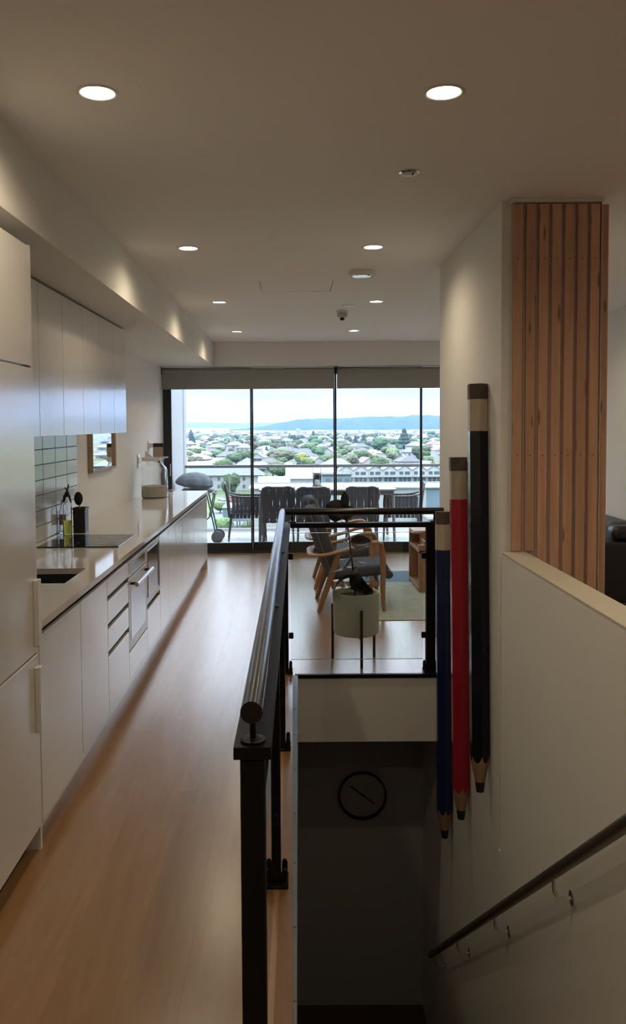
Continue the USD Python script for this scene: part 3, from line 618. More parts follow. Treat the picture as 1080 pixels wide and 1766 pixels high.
tb = thing('side_table', 'stepped open oak side table with shelves on the rug edge', 'table', (1.5, 8.4, .0065))
part(tb, 'side_panel', bx(1.235, 1.75, 8.05, 8.085, .0065, .47, .003), FURN)
part(tb, 'side_panel', bx(1.235, 1.75, 8.70, 8.735, .0065, .53, .003), FURN)
part(tb, 'upper_top', bx(1.235, 1.75, 8.40, 8.735, .531, .565, .003), FURN)
part(tb, 'lower_shelf', bx(1.240, 1.75, 8.05, 8.70, .385, .415, .003), FURN)
part(tb, 'bottom_board', bx(1.235, 1.75, 8.086, 8.699, .013, .045, .003), FURN)
part(tb, 'upright', bx(1.30, 1.75, 8.40, 8.43, .416, .53, .003), FURN)
wb = thing('wooden_tray', 'small wooden tray standing on the lower step of the oak table', 'tray', (1.42, 8.2, .47))
part(wb, 'base', bx(1.30, 1.62, 8.10, 8.36, .4155, .425, .002), FURN)
for a in [(1.30, 1.62, 8.10, 8.112), (1.30, 1.62, 8.348, 8.36), (1.30, 1.312, 8.112, 8.348), (1.608, 1.62, 8.112, 8.348)]: part(wb, 'side', bx(*a, .4255, .50, .002), FURN)

so = thing('sofa', 'black leather sofa with grey back cushion glimpsed right of the slats', 'sofa', (2.6, 7.9, 0))
part(so, 'base', rbox(2.12, 2.97, 6.9, 8.9, .14, .36, .03), LEATHER, 40)
for q in range(2): part(so, 'seat_cushion', rbox(2.10, 2.78, 7.1 + .8 * q, 7.895 + .8 * q, .355, .47, .04), LEATHER, 40)
for q in range(2): part(so, 'back_cushion', turned(rbox(2.74, 2.97, 7.1 + .8 * q, 7.895 + .8 * q, .40, .80, .06), .0, [0, 1, 0]), plain('sofa_back_fabric', (.075, .08, .09), .7) if q == 0 else '/World/Looks/sofa_back_fabric', 40)
for y in (6.88, 8.72): part(so, 'arm', rbox(2.08, 2.98, y, y + .2, .14, .655, .03), LEATHER, 40)
for x in (2.15, 2.9):
    for y in (6.95, 8.83): part(so, 'leg', sweep([(x, y, .0), (x, y, .145)], [.018, .024], 12), BLACKP, 40)
bo = thing('bolster_cushion', 'rounded black bolster cushion on the near end of the sofa', 'cushion', (2.83, 7.0, .66))
part(bo, 'cover', rbox(2.69, 2.965, 6.90, 7.09, .657, .785, .06, 3), LEATHER, 40)

# planter with rubber plant
px_, py_ = .44, 5.715
pl = thing('planter', 'pale green-grey cylindrical pot on a black three-legged stand', 'planter', (px_, py_, 0))
part(pl, 'pot', lathe([(0, .20), (.14, .20), (.152, .207), (.158, .225), (.160, .49), (.156, .494), (.150, .49), (.148, .455), (0, .455)], (px_, py_, 0), 56), plain('pot_glaze', (.62, .60, .48), .55), 40)
part(pl, 'soil', lathe([(0, .458), (.147, .456), (.147, .45), (0, .45)], (px_, py_, 0), 32), plain('soil', (.02, .015, .012), .95, bump=.5, bscale=80))
LEGM = plain('plant_stand_metal', (.02, .019, .02), .5)
for a in (-82, 158, 38):
    c_, s_ = math.cos(math.radians(a)), math.sin(math.radians(a))
    part(pl, 'leg', bx(px_ + .173 * c_ - .009, px_ + .173 * c_ + .009, py_ + .173 * s_ - .009, py_ + .173 * s_ + .009, 0, .395, .002), LEGM)
for a in (-82, 158, 38): part(pl, 'peg', sweep([(px_ + .157 * math.cos(math.radians(a)), py_ + .157 * math.sin(math.radians(a)), .245), (px_ + .17 * math.cos(math.radians(a)), py_ + .17 * math.sin(math.radians(a)), .245)], .007, 10), LEGM)
part(pl, 'stand_cross', [sweep([(px_, py_, .192), (px_ + .17 * math.cos(math.radians(a)), py_ + .17 * math.sin(math.radians(a)), .192)], .006, 8) for a in (-82, 158, 38)], LEGM, True)
LEAF = mat('rubber_leaf', {'p': ('principled_bsdf', {'base_color': (.012, .016, .013), 'roughness': .28, 'specular_ior_level': .5})}, surface='p.BSDF')
rp = thing('rubber_plant', 'dark-leaved rubber plant growing in the pale pot', 'plant', (px_, py_, .458))
stem = spline([(.435, py_, .459), (.425, py_, .60), (.405, py_, .77), (.385, py_, .95), (.368, py_ + .005, 1.085)], 24)
part(rp, 'stem', sweep(stem, np.linspace(.0075, .004, 24), 8), LEAF, True)
def leaf(base, tip, width, side, droop=.0, fold=.25):
    width *= 1.2
    base, tip, side = (np.array(q, float) for q in (base, tip, side)); ax = tip - base; L_ = np.linalg.norm(ax); axn = ax / L_
    side = side - axn * (side @ axn); side /= np.linalg.norm(side); nrm = np.cross(axn, side); nu, nv = 12, 7; top, V = [], []
    for i in range(nu):
        u = i / (nu - 1); w = width / 2 * max(.02, math.sin(math.pi * min(1, u ** .8)) ** .65) if 0 < u < 1 else .002
        for k in range(nv):
            v = (k / (nv - 1)) * 2 - 1
            V.append(base + axn * L_ * u + side * w * v + nrm * (fold * w * v * v - droop * 4 * u * (1 - u)))
    V = np.array(V); V2 = V - nrm * .0018; Fc = []
    for i in range(nu - 1):
        for k in range(nv - 1):
            a0, a1, b0, b1 = i * nv + k, i * nv + k + 1, (i + 1) * nv + k, (i + 1) * nv + k + 1
            Fc += [[a0, b1, a1], [a0, b0, b1]]; o = len(V); Fc += [[a0 + o, a1 + o, b1 + o], [a0 + o, b1 + o, b0 + o]]
    return trimesh.Trimesh(np.vstack([V, V2]), np.array(Fc), process=False)
Y0 = py_
LV = [((.368, Y0, 1.08), (.364, Y0 + .01, 1.19), .05, (1, 0, 0), 0, .3),
      ((.375, Y0, 1.03), (.235, Y0 - .04, 1.10), .13, (.2, .2, 1), -.01, .2), ((.375, Y0, .99), (.33, Y0 - .13, 1.10), .15, (1, 0, 0), 0, .2),
      ((.40, Y0, .84), (.545, Y0 - .05, .845), .075, (0, .3, 1), .0, .3),
      ((.385, Y0, .95), (.27, Y0 + .06, 1.04), .02, (0, 1, 0), 0, .2),
      ((.41, Y0, .76), (.245, Y0 - .05, .63), .055, (.3, 1, .3), -.035, .3),
      ((.42, Y0, .70), (.58, Y0 + .10, .62), .03, (0, 1, 0), -.02, .2),
      ((.425, Y0, .66), (.555, Y0 - .08, .50), .13, (0, -.4, 1), -.05, .2), ((.425, Y0, .66), (.39, Y0 - .14, .68), .07, (1, 0, 0), 0, .2),
      ((.43, Y0, .60), (.285, Y0 - .12, .44), .085, (.3, -.6, .6), -.06, .2),
      ((.432, Y0, .52), (.55, Y0 - .06, .48), .12, (0, 1, .1), -.03, .25), ((.432, Y0, .52), (.50, Y0 - .12, .485), .09, (1, .3, 0), -.02, .25), ((.432, Y0, .53), (.35, Y0 + .08, .56), .09, (0, 1, 0), -.03, .25)]
for a in LV:
    part(rp, 'leaf', leaf(*a), LEAF, True)

# ------------------------------------------------------------------ balcony
struct('floor_balcony', bx(-1.9, 3.4, YW + .101, 13.05, -.35, -.036), plain('balcony_slab', (.4, .4, .4), .8), 'balcony slab outside the glass doors')
DECK = wood('deck_board', (.25, .265, .265), (.31, .325, .32), rough=.3, stretch=(.9, 9, 9), scale=2.0, bump=.03)
fb = stage.GetPrimAtPath('/World/floor_balcony')
for k in range(15):
    y0 = 10.86 + k * .146; part(fb, 'plank', bx(-1.70, 3.2, y0, y0 + .14, -.034, -.012, .002), DECK)
struct('wall_balcony', bx(-1.95, -1.685, YW + .101, 13.2, -.4, 3.2), plain('balcony_wall_render', (.21, .225, .24), .8), 'white rendered side wall of the balcony behind the barbecue')  # base colour darkened in place of shade from an overhead balcony, not built
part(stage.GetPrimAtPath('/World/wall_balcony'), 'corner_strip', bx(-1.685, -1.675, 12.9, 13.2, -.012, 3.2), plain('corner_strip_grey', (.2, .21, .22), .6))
bb = thing('balcony_railing', 'balcony railing with dark top rail and clear glass panels outside', 'railing', (.75, 13.0, -.03))
part(bb, 'top_rail', rbox(-1.674, 3.2, 12.965, 13.015, .985, 1.03, .008, 1), plain('balcony_rail_metal', (.05, .055, .06), .4), 30)
part(bb, 'bottom_channel', bx(-1.674, 3.2, 12.97, 13.01, -.035, .035, .003), plain('balcony_channel', (.45, .46, .47), .4))
for k in range(4):
    a = -1.67 + k * 1.22; part(bb, 'glass_panel', bx(a, a + 1.20, 12.985, 12.997, .03, .99), GLASSR)

bq = thing('barbecue', 'barbecue under a grey fabric cover on a wheeled stand', 'barbecue', (-1.37, 11.8, -.012))
CV = plain('barbecue_cover', (.06, .07, .08), .75, spec=.2)
pr = []
ic = trimesh.creation.icosphere(4, 1.0); v = ic.vertices.copy(); an = np.arctan2(v[:, 1], v[:, 0])
fold = 1 + .055 * np.sin(an * 9 + 2 * meshkit.noise(v * 3, 4)) * np.clip(1 - v[:, 2], .2, 1)
zz = np.where(v[:, 2] > 0, .155 * v[:, 2] ** .9 if False else .155 * np.sign(v[:, 2]) * np.abs(v[:, 2]) ** .95, .075 * v[:, 2])
ic = trimesh.Trimesh(np.c_[v[:, 0] * .262 * fold - 1.40, v[:, 1] * .22 * fold + 11.8, zz + .825 + .012 * meshkit.noise(v * 5, 2) - .03 * v[:, 0] * (v[:, 2] < .1)], ic.faces, process=False)
part(bq, 'fabric_cover', ic, CV, True)
BM = plain('barbecue_metal', (.05, .06, .065), .5)
part(bq, 'tray', rbox(-1.56, -1.12, 11.68, 11.92, .70, .755, .02, 1), BM, 30)
part(bq, 'side_handle', rbox(-1.135, -1.075, 11.72, 11.88, .672, .692, .006, 1), BM, 30)
for y in (11.66, 11.94):
    part(bq, 'leg', sweep([(-1.21, y, .71), (-1.07, y, .07)], .011, 10), BM, 40); part(bq, 'leg', sweep([(-1.10, y, .71), (-1.17, y, .36), (-1.50, y, .0)], .010, 10), BM, 40)
    w_ = turned(lathe([(.0, -.018), (.07, -.018), (.085, -.01), (.085, .01), (.07, .018), (0, .018)], n=28), math.pi / 2, [1, 0, 0]); part(bq, 'wheel', moved(w_, (-1.06, y, .073)), BM, 40)
part(bq, 'axle', sweep([(-1.06, 11.66, .073), (-1.06, 11.94, .073)], .008, 8), BM)

ot = thing('outdoor_table', 'long outdoor table with pale slatted top on the balcony', 'table', (.5, 12.05, -.012))
TT = wood('outdoor_table_top', (.13, .132, .126), (.18, .178, .17), rough=.45, stretch=(9, .9, 9), scale=2.0)
xt = np.linspace(-.47, 1.47, 20)
for k in range(19): part(ot, 'plank', bx(xt[k] + .003, xt[k + 1] - .003, 11.56, 12.52, .722, .745, .002), TT)
TF = plain('outdoor_table_frame', (.10, .105, .11), .5)
part(ot, 'apron', [bx(-.43, 1.43, 11.60, 11.63, .66, .7215), bx(-.43, 1.43, 12.45, 12.48, .66, .7215), bx(-.43, -.40, 11.63, 12.45, .66, .7215), bx(1.40, 1.43, 11.63, 12.45, .66, .7215)], TF)
for x in (-.445, 1.42):
    for y in (11.60, 12.47): part(ot, 'leg', sweep([(x, y, .66), (x + (.02 if x > 0 else -.01), y, -.012)], [.026, .018], 8), TF, 40)

def outdoor_chair(loc, rz, label, first=[None]):
    if first[0] is not None: return dup(first[0], loc, rz, label)
    t = thing('outdoor_chair', label, 'chair', loc, rz, 'strap-woven chairs round the balcony table', local=True); first[0] = t
    w, fr = .215, plain('outdoor_chair_frame', (.05, .052, .058), .5)
    for sx in (-1, 1):
        part(t, 'front_leg', sweep([(sx * w * .92, .25, .40), (sx * w * .98, .27, 0)], [.016, .011], 10), fr, 40)
        part(t, 'rear_leg', sweep([(sx * w * .92, -.22, .40), (sx * w * .98, -.27, 0)], [.016, .011], 10), fr, 40)
        part(t, 'arm_rail', sweep(spline([(sx * w, .27, .62), (sx * w, .10, .635), (sx * w, -.15, .645), (sx * w * .97, -.25, .67)], 14), .014, 10), fr, True)
        part(t, 'arm_straps', [sweep([(sx * (w + .004 * (-1) ** q), y, .33), (sx * (w + .018), y + .012, .49), (sx * (w + .002), y, .635)], .0085, 8, .024, upv=(0, 1, 0)) for q, y in enumerate(np.linspace(-.20, .24, 9))], ROPE, 50)
    part(t, 'seat_frame', [sweep([(-w, .27, .395), (w, .27, .395)], .015, 8), sweep([(-w, -.24, .395), (w, -.24, .395)], .015, 8), sweep([(-w, -.24, .395), (-w, .27, .395)], .015, 8), sweep([(w, -.24, .395), (w, .27, .395)], .015, 8)], fr, 40)
    part(t, 'seat_cushion', rbox(-w + .015, w - .015, -.22, .27, .40, .455, .022), ROPE, 40)
    part(t, 'back_frame', sweep(spline([(-w, -.24, .33), (-w * .98, -.27, .62), (-w * .97, -.30, .79), (-w * .9, -.305, .807), (0, -.325, .811), (w * .9, -.305, .807), (w * .97, -.30, .79), (w * .98, -.27, .62), (w, -.24, .33)], 48), .012, 8), fr, True)
    st_ = []
    for q, x in enumerate(np.linspace(-w * .9, w * .9, 9)):
        bow = .02 * (1 - (x / w) ** 2); o = .005 * (-1) ** q
        st_.append(sweep(spline([(x, -.242 - bow, .33), (x + o, -.26 - bow, .47), (x - o, -.275 - bow, .62), (x + o, -.29 - bow, .72), (x, -.302 - bow, .815)], 12), .0265, 8, .010, upv=(0, -1, 0)))
    part(t, 'back_straps', st_, ROPE, 50)
    part(t, 'top_band', sweep(spline([(-w, -.300, .795), (-w * .5, -.316, .813), (0, -.322, .817), (w * .5, -.316, .813), (w, -.300, .795)], 16), .017, 8, .014), ROPE, True)
    return t
outdoor_chair((.285, 11.40, -.012), 0.0, 'dark strap-woven outdoor chair seen from behind, left of the thick mullion')
outdoor_chair((-.19, 11.52, -.012), 0.0, 'dark strap-woven outdoor chair tucked under the table, partly behind its leg')
outdoor_chair((.96, 11.43, -.012), -.05, 'dark strap-woven outdoor chair seen from behind, right of the thick mullion')
outdoor_chair((-.66, 12.06, -.012), -math.pi / 2 + .08, 'dark strap-woven outdoor chair at the left end of the table')
outdoor_chair((1.60, 12.0, -.012), math.pi / 2 - .1, 'dark strap-woven outdoor chair at the right end of the table')
ln = thing('lantern', 'small metal and glass lantern with hoop handle on the outdoor table', 'lantern', (.37, 12.2, .745))
LM = plain('lantern_metal', (.12, .125, .13), .4, metal=.5)
part(ln, 'base', lathe([(0, .746), (.068, .746), (.07, .765), (0, .765)], (.37, 12.2, 0), 28), LM, 40)
part(ln, 'glass', lathe([(.058, .766), (.062, .80), (.062, .90), (.055, .93), (.053, .93), (.06, .90), (.06, .80), (.056, .766)], (.37, 12.2, 0), 28), GLASSR, 40)
part(ln, 'top_ring', lathe([(.03, .93), (.066, .93), (.066, .945), (.03, .948)], (.37, 12.2, 0), 28), LM, 40)
for a in range(4): part(ln, 'strut', sweep([(.37 + .065 * math.cos(a * 1.57 + .6), 12.2 + .065 * math.sin(a * 1.57 + .6), z) for z in (.76, .935)], .004, 6), LM)
part(ln, 'hoop_handle', sweep([(.37 + .06 * math.cos(a), 12.2, .945 + .13 * math.sin(a)) for a in np.linspace(0, math.pi, 20)], .004, 6), LM, True)
part(ln, 'candle', lathe([(0, .766), (.03, .766), (.03, .84), (0, .842)], (.37, 12.2, 0), 20), WHITEP, 40)

# ------------------------------------------------------------------ the town below
G = -24.0
R_ = random.Random(11)
solo('ground', bx(-3000, 3500, 60, 4600, G - 2, G), mat('town_ground', {'g': ('geometry', {}), 'n': ('noise_texture', {'scale': .03, 'detail': 6.0}), 'r': ('rgb_ramp', {'ramp': [(.35, (.05, .075, .03)), (.5, (.085, .10, .055)), (.62, (.12, .12, .11))]}), 'p': ('principled_bsdf', {'roughness': .95, 'specular_ior_level': .1})}, [('g.position', 'n.vector'), ('n.fac', 'r.fac'), ('r.color', 'p.base_color')], surface='p.BSDF'), 'green and grey suburban ground far below the balcony', kind='structure')
struct('sea', bx(-6000, -70, 2950, 12000, G - 3, G + .3), plain('sea_water', (.20, .25, .29), .12), 'pale strip of harbour water below the far hills')
def ridge(name, y0, x0, x1, prof, depth, label, seed, step=40, mat_=None):
    nx = int((x1 - x0) / step) + 1; ny = 14; V = []
    for j in range(ny):
        v = j / (ny - 1)
        for i in range(nx):
            x = x0 + (x1 - x0) * i / (nx - 1); h = prof(x); z = h * math.sin(math.pi * .5 * min(1, v / .8)) ** .8 if v < .8 else h * (1 - (v - .8) * .6)
            p = np.array([x, y0 + depth * v, 0.0]); z += (meshkit.fbm(p / 140.0, 4, seed) - .5) * .34 * h * min(1, v * 3) + (meshkit.noise(p / 22.0, seed + 9) - .3) * 7 * min(1, v * 4)
            V.append((x, y0 + depth * v, G - 2 + max(z, 0)))
    Fc = []
    for j in range(ny - 1):
        for i in range(nx - 1):
            a0, a1, b0, b1 = j * nx + i, j * nx + i + 1, (j + 1) * nx + i, (j + 1) * nx + i + 1
            Fc += [[a0, a1, b1], [a0, b1, b0]]
    solo(name, trimesh.Trimesh(np.array(V), np.array(Fc), process=False), mat_, label, smooth=True, kind='structure')
HILL = plain('hill_bush', (.018, .034, .022), .95, spec=.05, var=.35, vscale=.02)
sm = lambda t: max(0, min(1, t)) ** 2 * (3 - 2 * max(0, min(1, t)))
ridge('hills', 4000, -330, 1300, lambda x: 6 + 52 * sm((x + 300) / 420) + 14 * sm((x - 150) / 400) , 900, 'wooded hill rising across the right half of the view', 5, 16, HILL)
ridge('hills', 8200, -3000, 900, lambda x: 58 + 10 * math.sin(x / 330.0), 1500, 'low distant ridge behind the harbour on the left', 7, 50, HILL)

HW = [plain('house_wall_white', (.22, .228, .232), .8), plain('house_wall_cream', (.25, .24, .215), .8), plain('house_wall_grey', (.15, .165, .175), .8), plain('house_wall_blue', (.085, .12, .15), .8)]
HR = {k: plain('house_roof_' + k, c, .6) for k, c in dict(pale=(.165, .18, .185), grey=(.09, .098, .108), dark=(.045, .048, .055), red=(.27, .06, .06), green=(.10, .16, .13), white=(.21, .225, .23), brown=(.09, .07, .062)).items()}
HG = plain('house_window_glass', (.05, .065, .08), .15)
def house(kind, wallm, roofm, label, group, loc, rz=0.0, scale=None):
    t = thing('house', label, 'house', loc, rz, group, None, scale, local=True)
    W_, D_, H_ = dict(gable=(9, 12, 3.6), hip=(13, 11, 3.4), two=(11, 10, 6.2), long=(26, 12, 5.0))[kind]
    part(t, 'walls', bx(-W_ / 2, W_ / 2, -D_ / 2, D_ / 2, -.4, H_), wallm)
    o = .45
    if kind in ('gable', 'long'):
        rh = W_ * .34 if kind == 'gable' else 3.0
        if kind == 'gable':
            part(t, 'gable', prism_y([(-W_ / 2, H_), (W_ / 2, H_), (0, H_ + rh)], -D_ / 2, D_ / 2), wallm)
            sl = rh / (W_ / 2)
            for s in (-1, 1): part(t, 'roof', prism_y([(0, H_ + rh + .18), (0, H_ + rh), (s * (W_ / 2 + o), H_ - o * sl), (s * (W_ / 2 + o), H_ - o * sl + .18)], -D_ / 2 - o, D_ / 2 + o), roofm)
        else:
            part(t, 'roof', prism_x([(-D_ / 2 - o, H_), (D_ / 2 + o, H_), (0, H_ + rh)], -W_ / 2 - o, W_ / 2 + o), roofm)
    else:
        rh = 2.9; pts = [(sx * (W_ / 2 + o), sy * (D_ / 2 + o), z) for sx in (-1, 1) for sy in (-1, 1) for z in (H_ - .05, H_ + .1)] + [(s * W_ * .16, 0, H_ + rh) for s in (-1, 1)]
        part(t, 'roof', trimesh.convex.convex_hull(np.array(pts)), roofm)
    if kind != 'long': part(t, 'chimney', bx(W_ * .22, W_ * .22 + .9, -.4, .5, H_ + .4, H_ + 3.1), HW[2])
    n = {'gable': 2, 'hip': 4, 'two': 3, 'long': 7}[kind]
    for r in range(2 if kind == 'two' else 1):
        for q in range(n):
            x = -W_ / 2 + W_ * (q + .5) / n
            part(t, 'window', bx(x - .75, x + .75, -D_ / 2 - .06, -D_ / 2 + .05, 1.0 + 2.9 * r + (.6 if kind == 'long' else 0), 2.5 + 2.9 * r + (.9 if kind == 'long' else 0)), HG)
    if kind in ('hip', 'gable'): part(t, 'porch', bx(-W_ * .3, W_ * .3, -D_ / 2 - 1.8, -D_ / 2 - .01, 2.6, 2.85), roofm)
    return t
SPEC = [('gable', HW[0], 'pale', 'white gable-fronted house with pale roof', 'white gabled houses in the suburb'),
        ('hip', HW[0], 'pale', 'white hip-roofed house with pale grey roof', 'white hip-roofed houses in the suburb'),
        ('hip', HW[1], 'grey', 'cream hip-roofed house with mid-grey roof', 'cream grey-roofed houses in the suburb'),
        ('two', HW[0], 'grey', 'white two-storey house with mid-grey roof', 'white two-storey houses in the suburb'),
        ('hip', HW[0], 'dark', 'white house under a dark hipped roof', 'dark-roofed white houses in the suburb'),
        ('gable', HW[1], 'brown', 'cream gabled house with brown roof', 'brown-roofed cream houses in the suburb'),
        ('long', HW[0], 'white', 'long low building with white roof', 'long white-roofed buildings in the suburb'),
        ('hip', HW[0], 'green', 'white house with soft green roof', 'green-roofed houses in the suburb')]
protos = {}
def put_house(k, x, y, rz, sc=1.0):
    kd, wm, rm, lb, gp = SPEC[k]; w_ = place_words(x, y); lb = lb + ', ' + w_; gp = gp + ', ' + w_
    if k not in protos: protos[k] = house(kd, wm, HR[rm], lb, gp, (x, y, G), rz, (sc, sc, sc))
    else: dup(protos[k], (x, y, G), rz, lb, gp, (sc, sc, sc))
taken = [(28, 345, 13), (48, 345, 13), (66, 345, 13), (18, 372, 12), (5, 331, 16), (-6, 303, 11), (-12, 206, 9), (52, 372, 34), (-30, 330, 16), (-15, 325, 14), (-17, 527, 14), (0, 545, 9), (95, 820, 12), (70, 760, 14)]
def place_words(x, y):
    px = 503 + 1430 * x / y
    e = [295, 365, 435, 507, 578, 652, 727, 745]; q = max(0, sum(px >= v for v in e) - 1)
    pane = ('left' if q % 2 == 0 else 'right') + ' half of ' + ('left', 'second', 'third', 'right')[q // 2] + ' pane'
    return ('nearest rows' if y < 560 else 'near rows' if y < 850 else 'middle rows' if y < 1300 else 'far rows' if y < 1900 else 'farthest rows') + ', ' + pane
def free(x, y, r):
    if any((x - a) ** 2 + (y - b) ** 2 < (r + c) ** 2 for a, b, c in taken): return False
    taken.append((x, y, r)); return True
special = []
def shouse(px, d, *a):
    x = (px - 503) / 1430 * d; taken.append((x, d, 11)); special.append(house(*a, (x, d, G), a_rz.pop(0)))
a_rz = [.3, -.2, .1, .4, 0.0, .15]
shouse(424, 880, 'hip', HW[0], HR['red'], 'red-roofed house left of the first mullion in the suburb', None)
shouse(636, 590, 'hip', HW[0], HR['red'], 'bright red-roofed house just above the balcony rail, right of centre', None)
shouse(745, 800, 'two', HW[0], HR['red'], 'red-roofed two-storey house at the right edge of the view', None)
shouse(463, 720, 'gable', HW[0], HR['white'], 'white gabled chapel-like house with a dark front window', None)
shouse(693, 640, 'hip', HW[0], HR['dark'], 'wide dark-roofed house above the row of gabled townhouses', None)
d = 400.0; row = 0; n_h = 0
while d < 2900:
    sp = 18 + d / 80.0; n = int(.33 * d / sp); xs_ = -.13 * d + (np.arange(n + 1) + (.5 if row % 2 else 0)) * (.33 * d / max(n, 1))
    for x in xs_:
        x += R_.uniform(-.25, .25) * sp; y = d + R_.uniform(-.3, .3) * sp
        k = R_.choices(range(8), [5, 6, 3, 3, 3, 2, 1.2, .8])[0]; hs = R_.uniform(.85, 1.15) * (1 + d / 9000)
        if n_h < 292 and R_.random() < .95 and free(x, y, (7.9, 8.6, 8.6, 7.6, 8.6, 7.9, 14.5, 8.6)[k] * hs):
            n_h += 1; put_house(k, x, y, R_.choice([0, .25, -.3, math.pi / 2, .5, -.6]) + R_.uniform(-.1, .1), hs)
    d += 23 + d / 19.0; row += 1

# trees
FOL = [foliage('foliage_dark', (.025, .048, .022), (.068, .112, .05)), foliage('foliage_mid', (.045, .085, .03), (.12, .175, .07)), foliage('foliage_olive', (.05, .06, .038), (.12, .132, .08)), foliage('foliage_yellow', (.12, .135, .02), (.25, .26, .05)), foliage('foliage_conifer', (.012, .028, .02), (.036, .06, .036))]
BARK = plain('tree_bark', (.08, .06, .045), .9)
def crown(seed, h, r, conif=False, blobs=7):
    q = random.Random(seed); out = []
    if conif:
        for k in range(5):
            z = h * (.22 + .155 * k); rr = r * (1 - k / 5.6)
            m = trimesh.creation.icosphere(2, 1.0); m.apply_scale([rr, rr, h * .15]); m.apply_translation([0, 0, z]); out.append(m)
    else:
        for k in range(blobs):
            a = q.uniform(0, 6.28); u = q.uniform(.15, .62) if k else 0; rr = r * q.uniform(.38, .6)
            m = trimesh.creation.icosphere(3, rr); m.apply_scale([1, 1, q.uniform(.75, 1.0)]); m.apply_translation([r * u * math.cos(a), r * u * math.sin(a), h * q.uniform(.38, .78)]); out.append(m)
    res = []
    for i, m in enumerate(out):
        v = m.vertices; c = v.mean(0); nrm = v - c; L_ = np.linalg.norm(nrm, axis=1, keepdims=True)
        f_ = .72 + .62 * meshkit.fbm(v / (r * .22) + seed * 7.1, 3, seed)[:, None]
        m.vertices = c + nrm * f_; res.append(m)
    return trimesh.util.concatenate(res)
TS = [('broadleaf_tree', 0, 9.5, 5.2, False, 'dark green rounded tree among the houses', 'dark green trees in the suburb'),
      ('broadleaf_tree', 1, 8.0, 5.0, False, 'fresh green bushy tree among the houses', 'fresh green trees in the suburb'),
      ('broadleaf_tree', 2, 9.0, 5.6, False, 'olive-grey spreading tree among the houses', 'olive trees in the suburb'),
      ('conifer_tree', 4, 15.0, 4.2, True, 'pointed dark conifer among the houses', 'conifers in the suburb'),
      ('broadleaf_tree', 0, 12.0, 6.0, False, 'tall dark green tree above the roofs', 'tall dark trees in the suburb')]
tp_ = {}
def tree(k, loc, label=None, group=True, scale=(1, 1, 1), rz=0.0, fol=None):
    nm, fi, h_, r_, cf, lb, gp = TS[k]
    key = (k, fol)
    if group:
        w_ = place_words(loc[0], loc[1]); sz = scale[2] / (1 + loc[1] / 4000); lb = ('small ' if sz < .62 else 'large ' if sz > .8 else 'mid-sized ') + lb; gp = lb.split(' ')[0] + ' ' + gp
        lb = lb + ', ' + w_; gp = gp + ', ' + w_
    if key in tp_ : return dup(tp_[key], loc, rz, label or lb, gp if group else None, scale)
    t = thing(nm, label or lb, 'tree', loc, rz, gp if group else None, None, scale, local=True)
    part(t, 'crown', crown(k * 5 + 3, h_, r_, cf), FOL[fi if fol is None else fol], 60); part(t, 'trunk', sweep([(0, 0, -.05), (0, 0, h_ * .5)], [r_ * .07, r_ * .045], 8), BARK)
    if group: tp_[key] = t
    return t
n_t = 0; dd = 340.0
R_.seed(29)
while n_t < 255 and dd < 2950:
    sp = 10 + dd / 60.0; n = int(.33 * dd / sp)
    for i in range(n):
        x = -.13 * dd + (i + R_.random()) * sp; y = dd + R_.uniform(-.5, .5) * sp
        k = R_.choices(range(5), [4, 4, 2.2, .5, 1.2])[0]; s = R_.uniform(.45, .95) * (1 + dd / 4000)
        if n_t < 255 and free(x, y, s * TS[k][3] * 1.12):
            tree(k, (x, y, G), scale=(s * 1.1, s * 1.1, s), rz=R_.uniform(0, 6)); n_t += 1
    dd += 9 + dd / 34.0
tree(2, (-9, 527, G), 'large olive-grey spreading tree left of the thick mullion', False, (2.0, 1.6, 1.12))
tree(1, (6.5, 540, G), 'yellow-green flowering tree beside the large olive tree', False, (.9, .9, .95), fol=3)
tree(3, (111, 818, G), 'tallest pointed conifer near the right side of the view', False, (1.9, 1.9, 1.45))
tree(4, (80, 765, G), 'big round dark tree left of the tallest conifer', False, (1.5, 1.5, 1.35))
tree(4, (-22, 292, G), 'slim dark green tree in front of the long white house', False, (.62, .62, .85))
tree(1, (-16.2, 195.5, G), 'low green bush beside the carport', False, (.52, .52, .5))
tree(1, (-21.0, 242, G), 'green shrub on the grass verge beside the street', False, (.6, .6, .42))

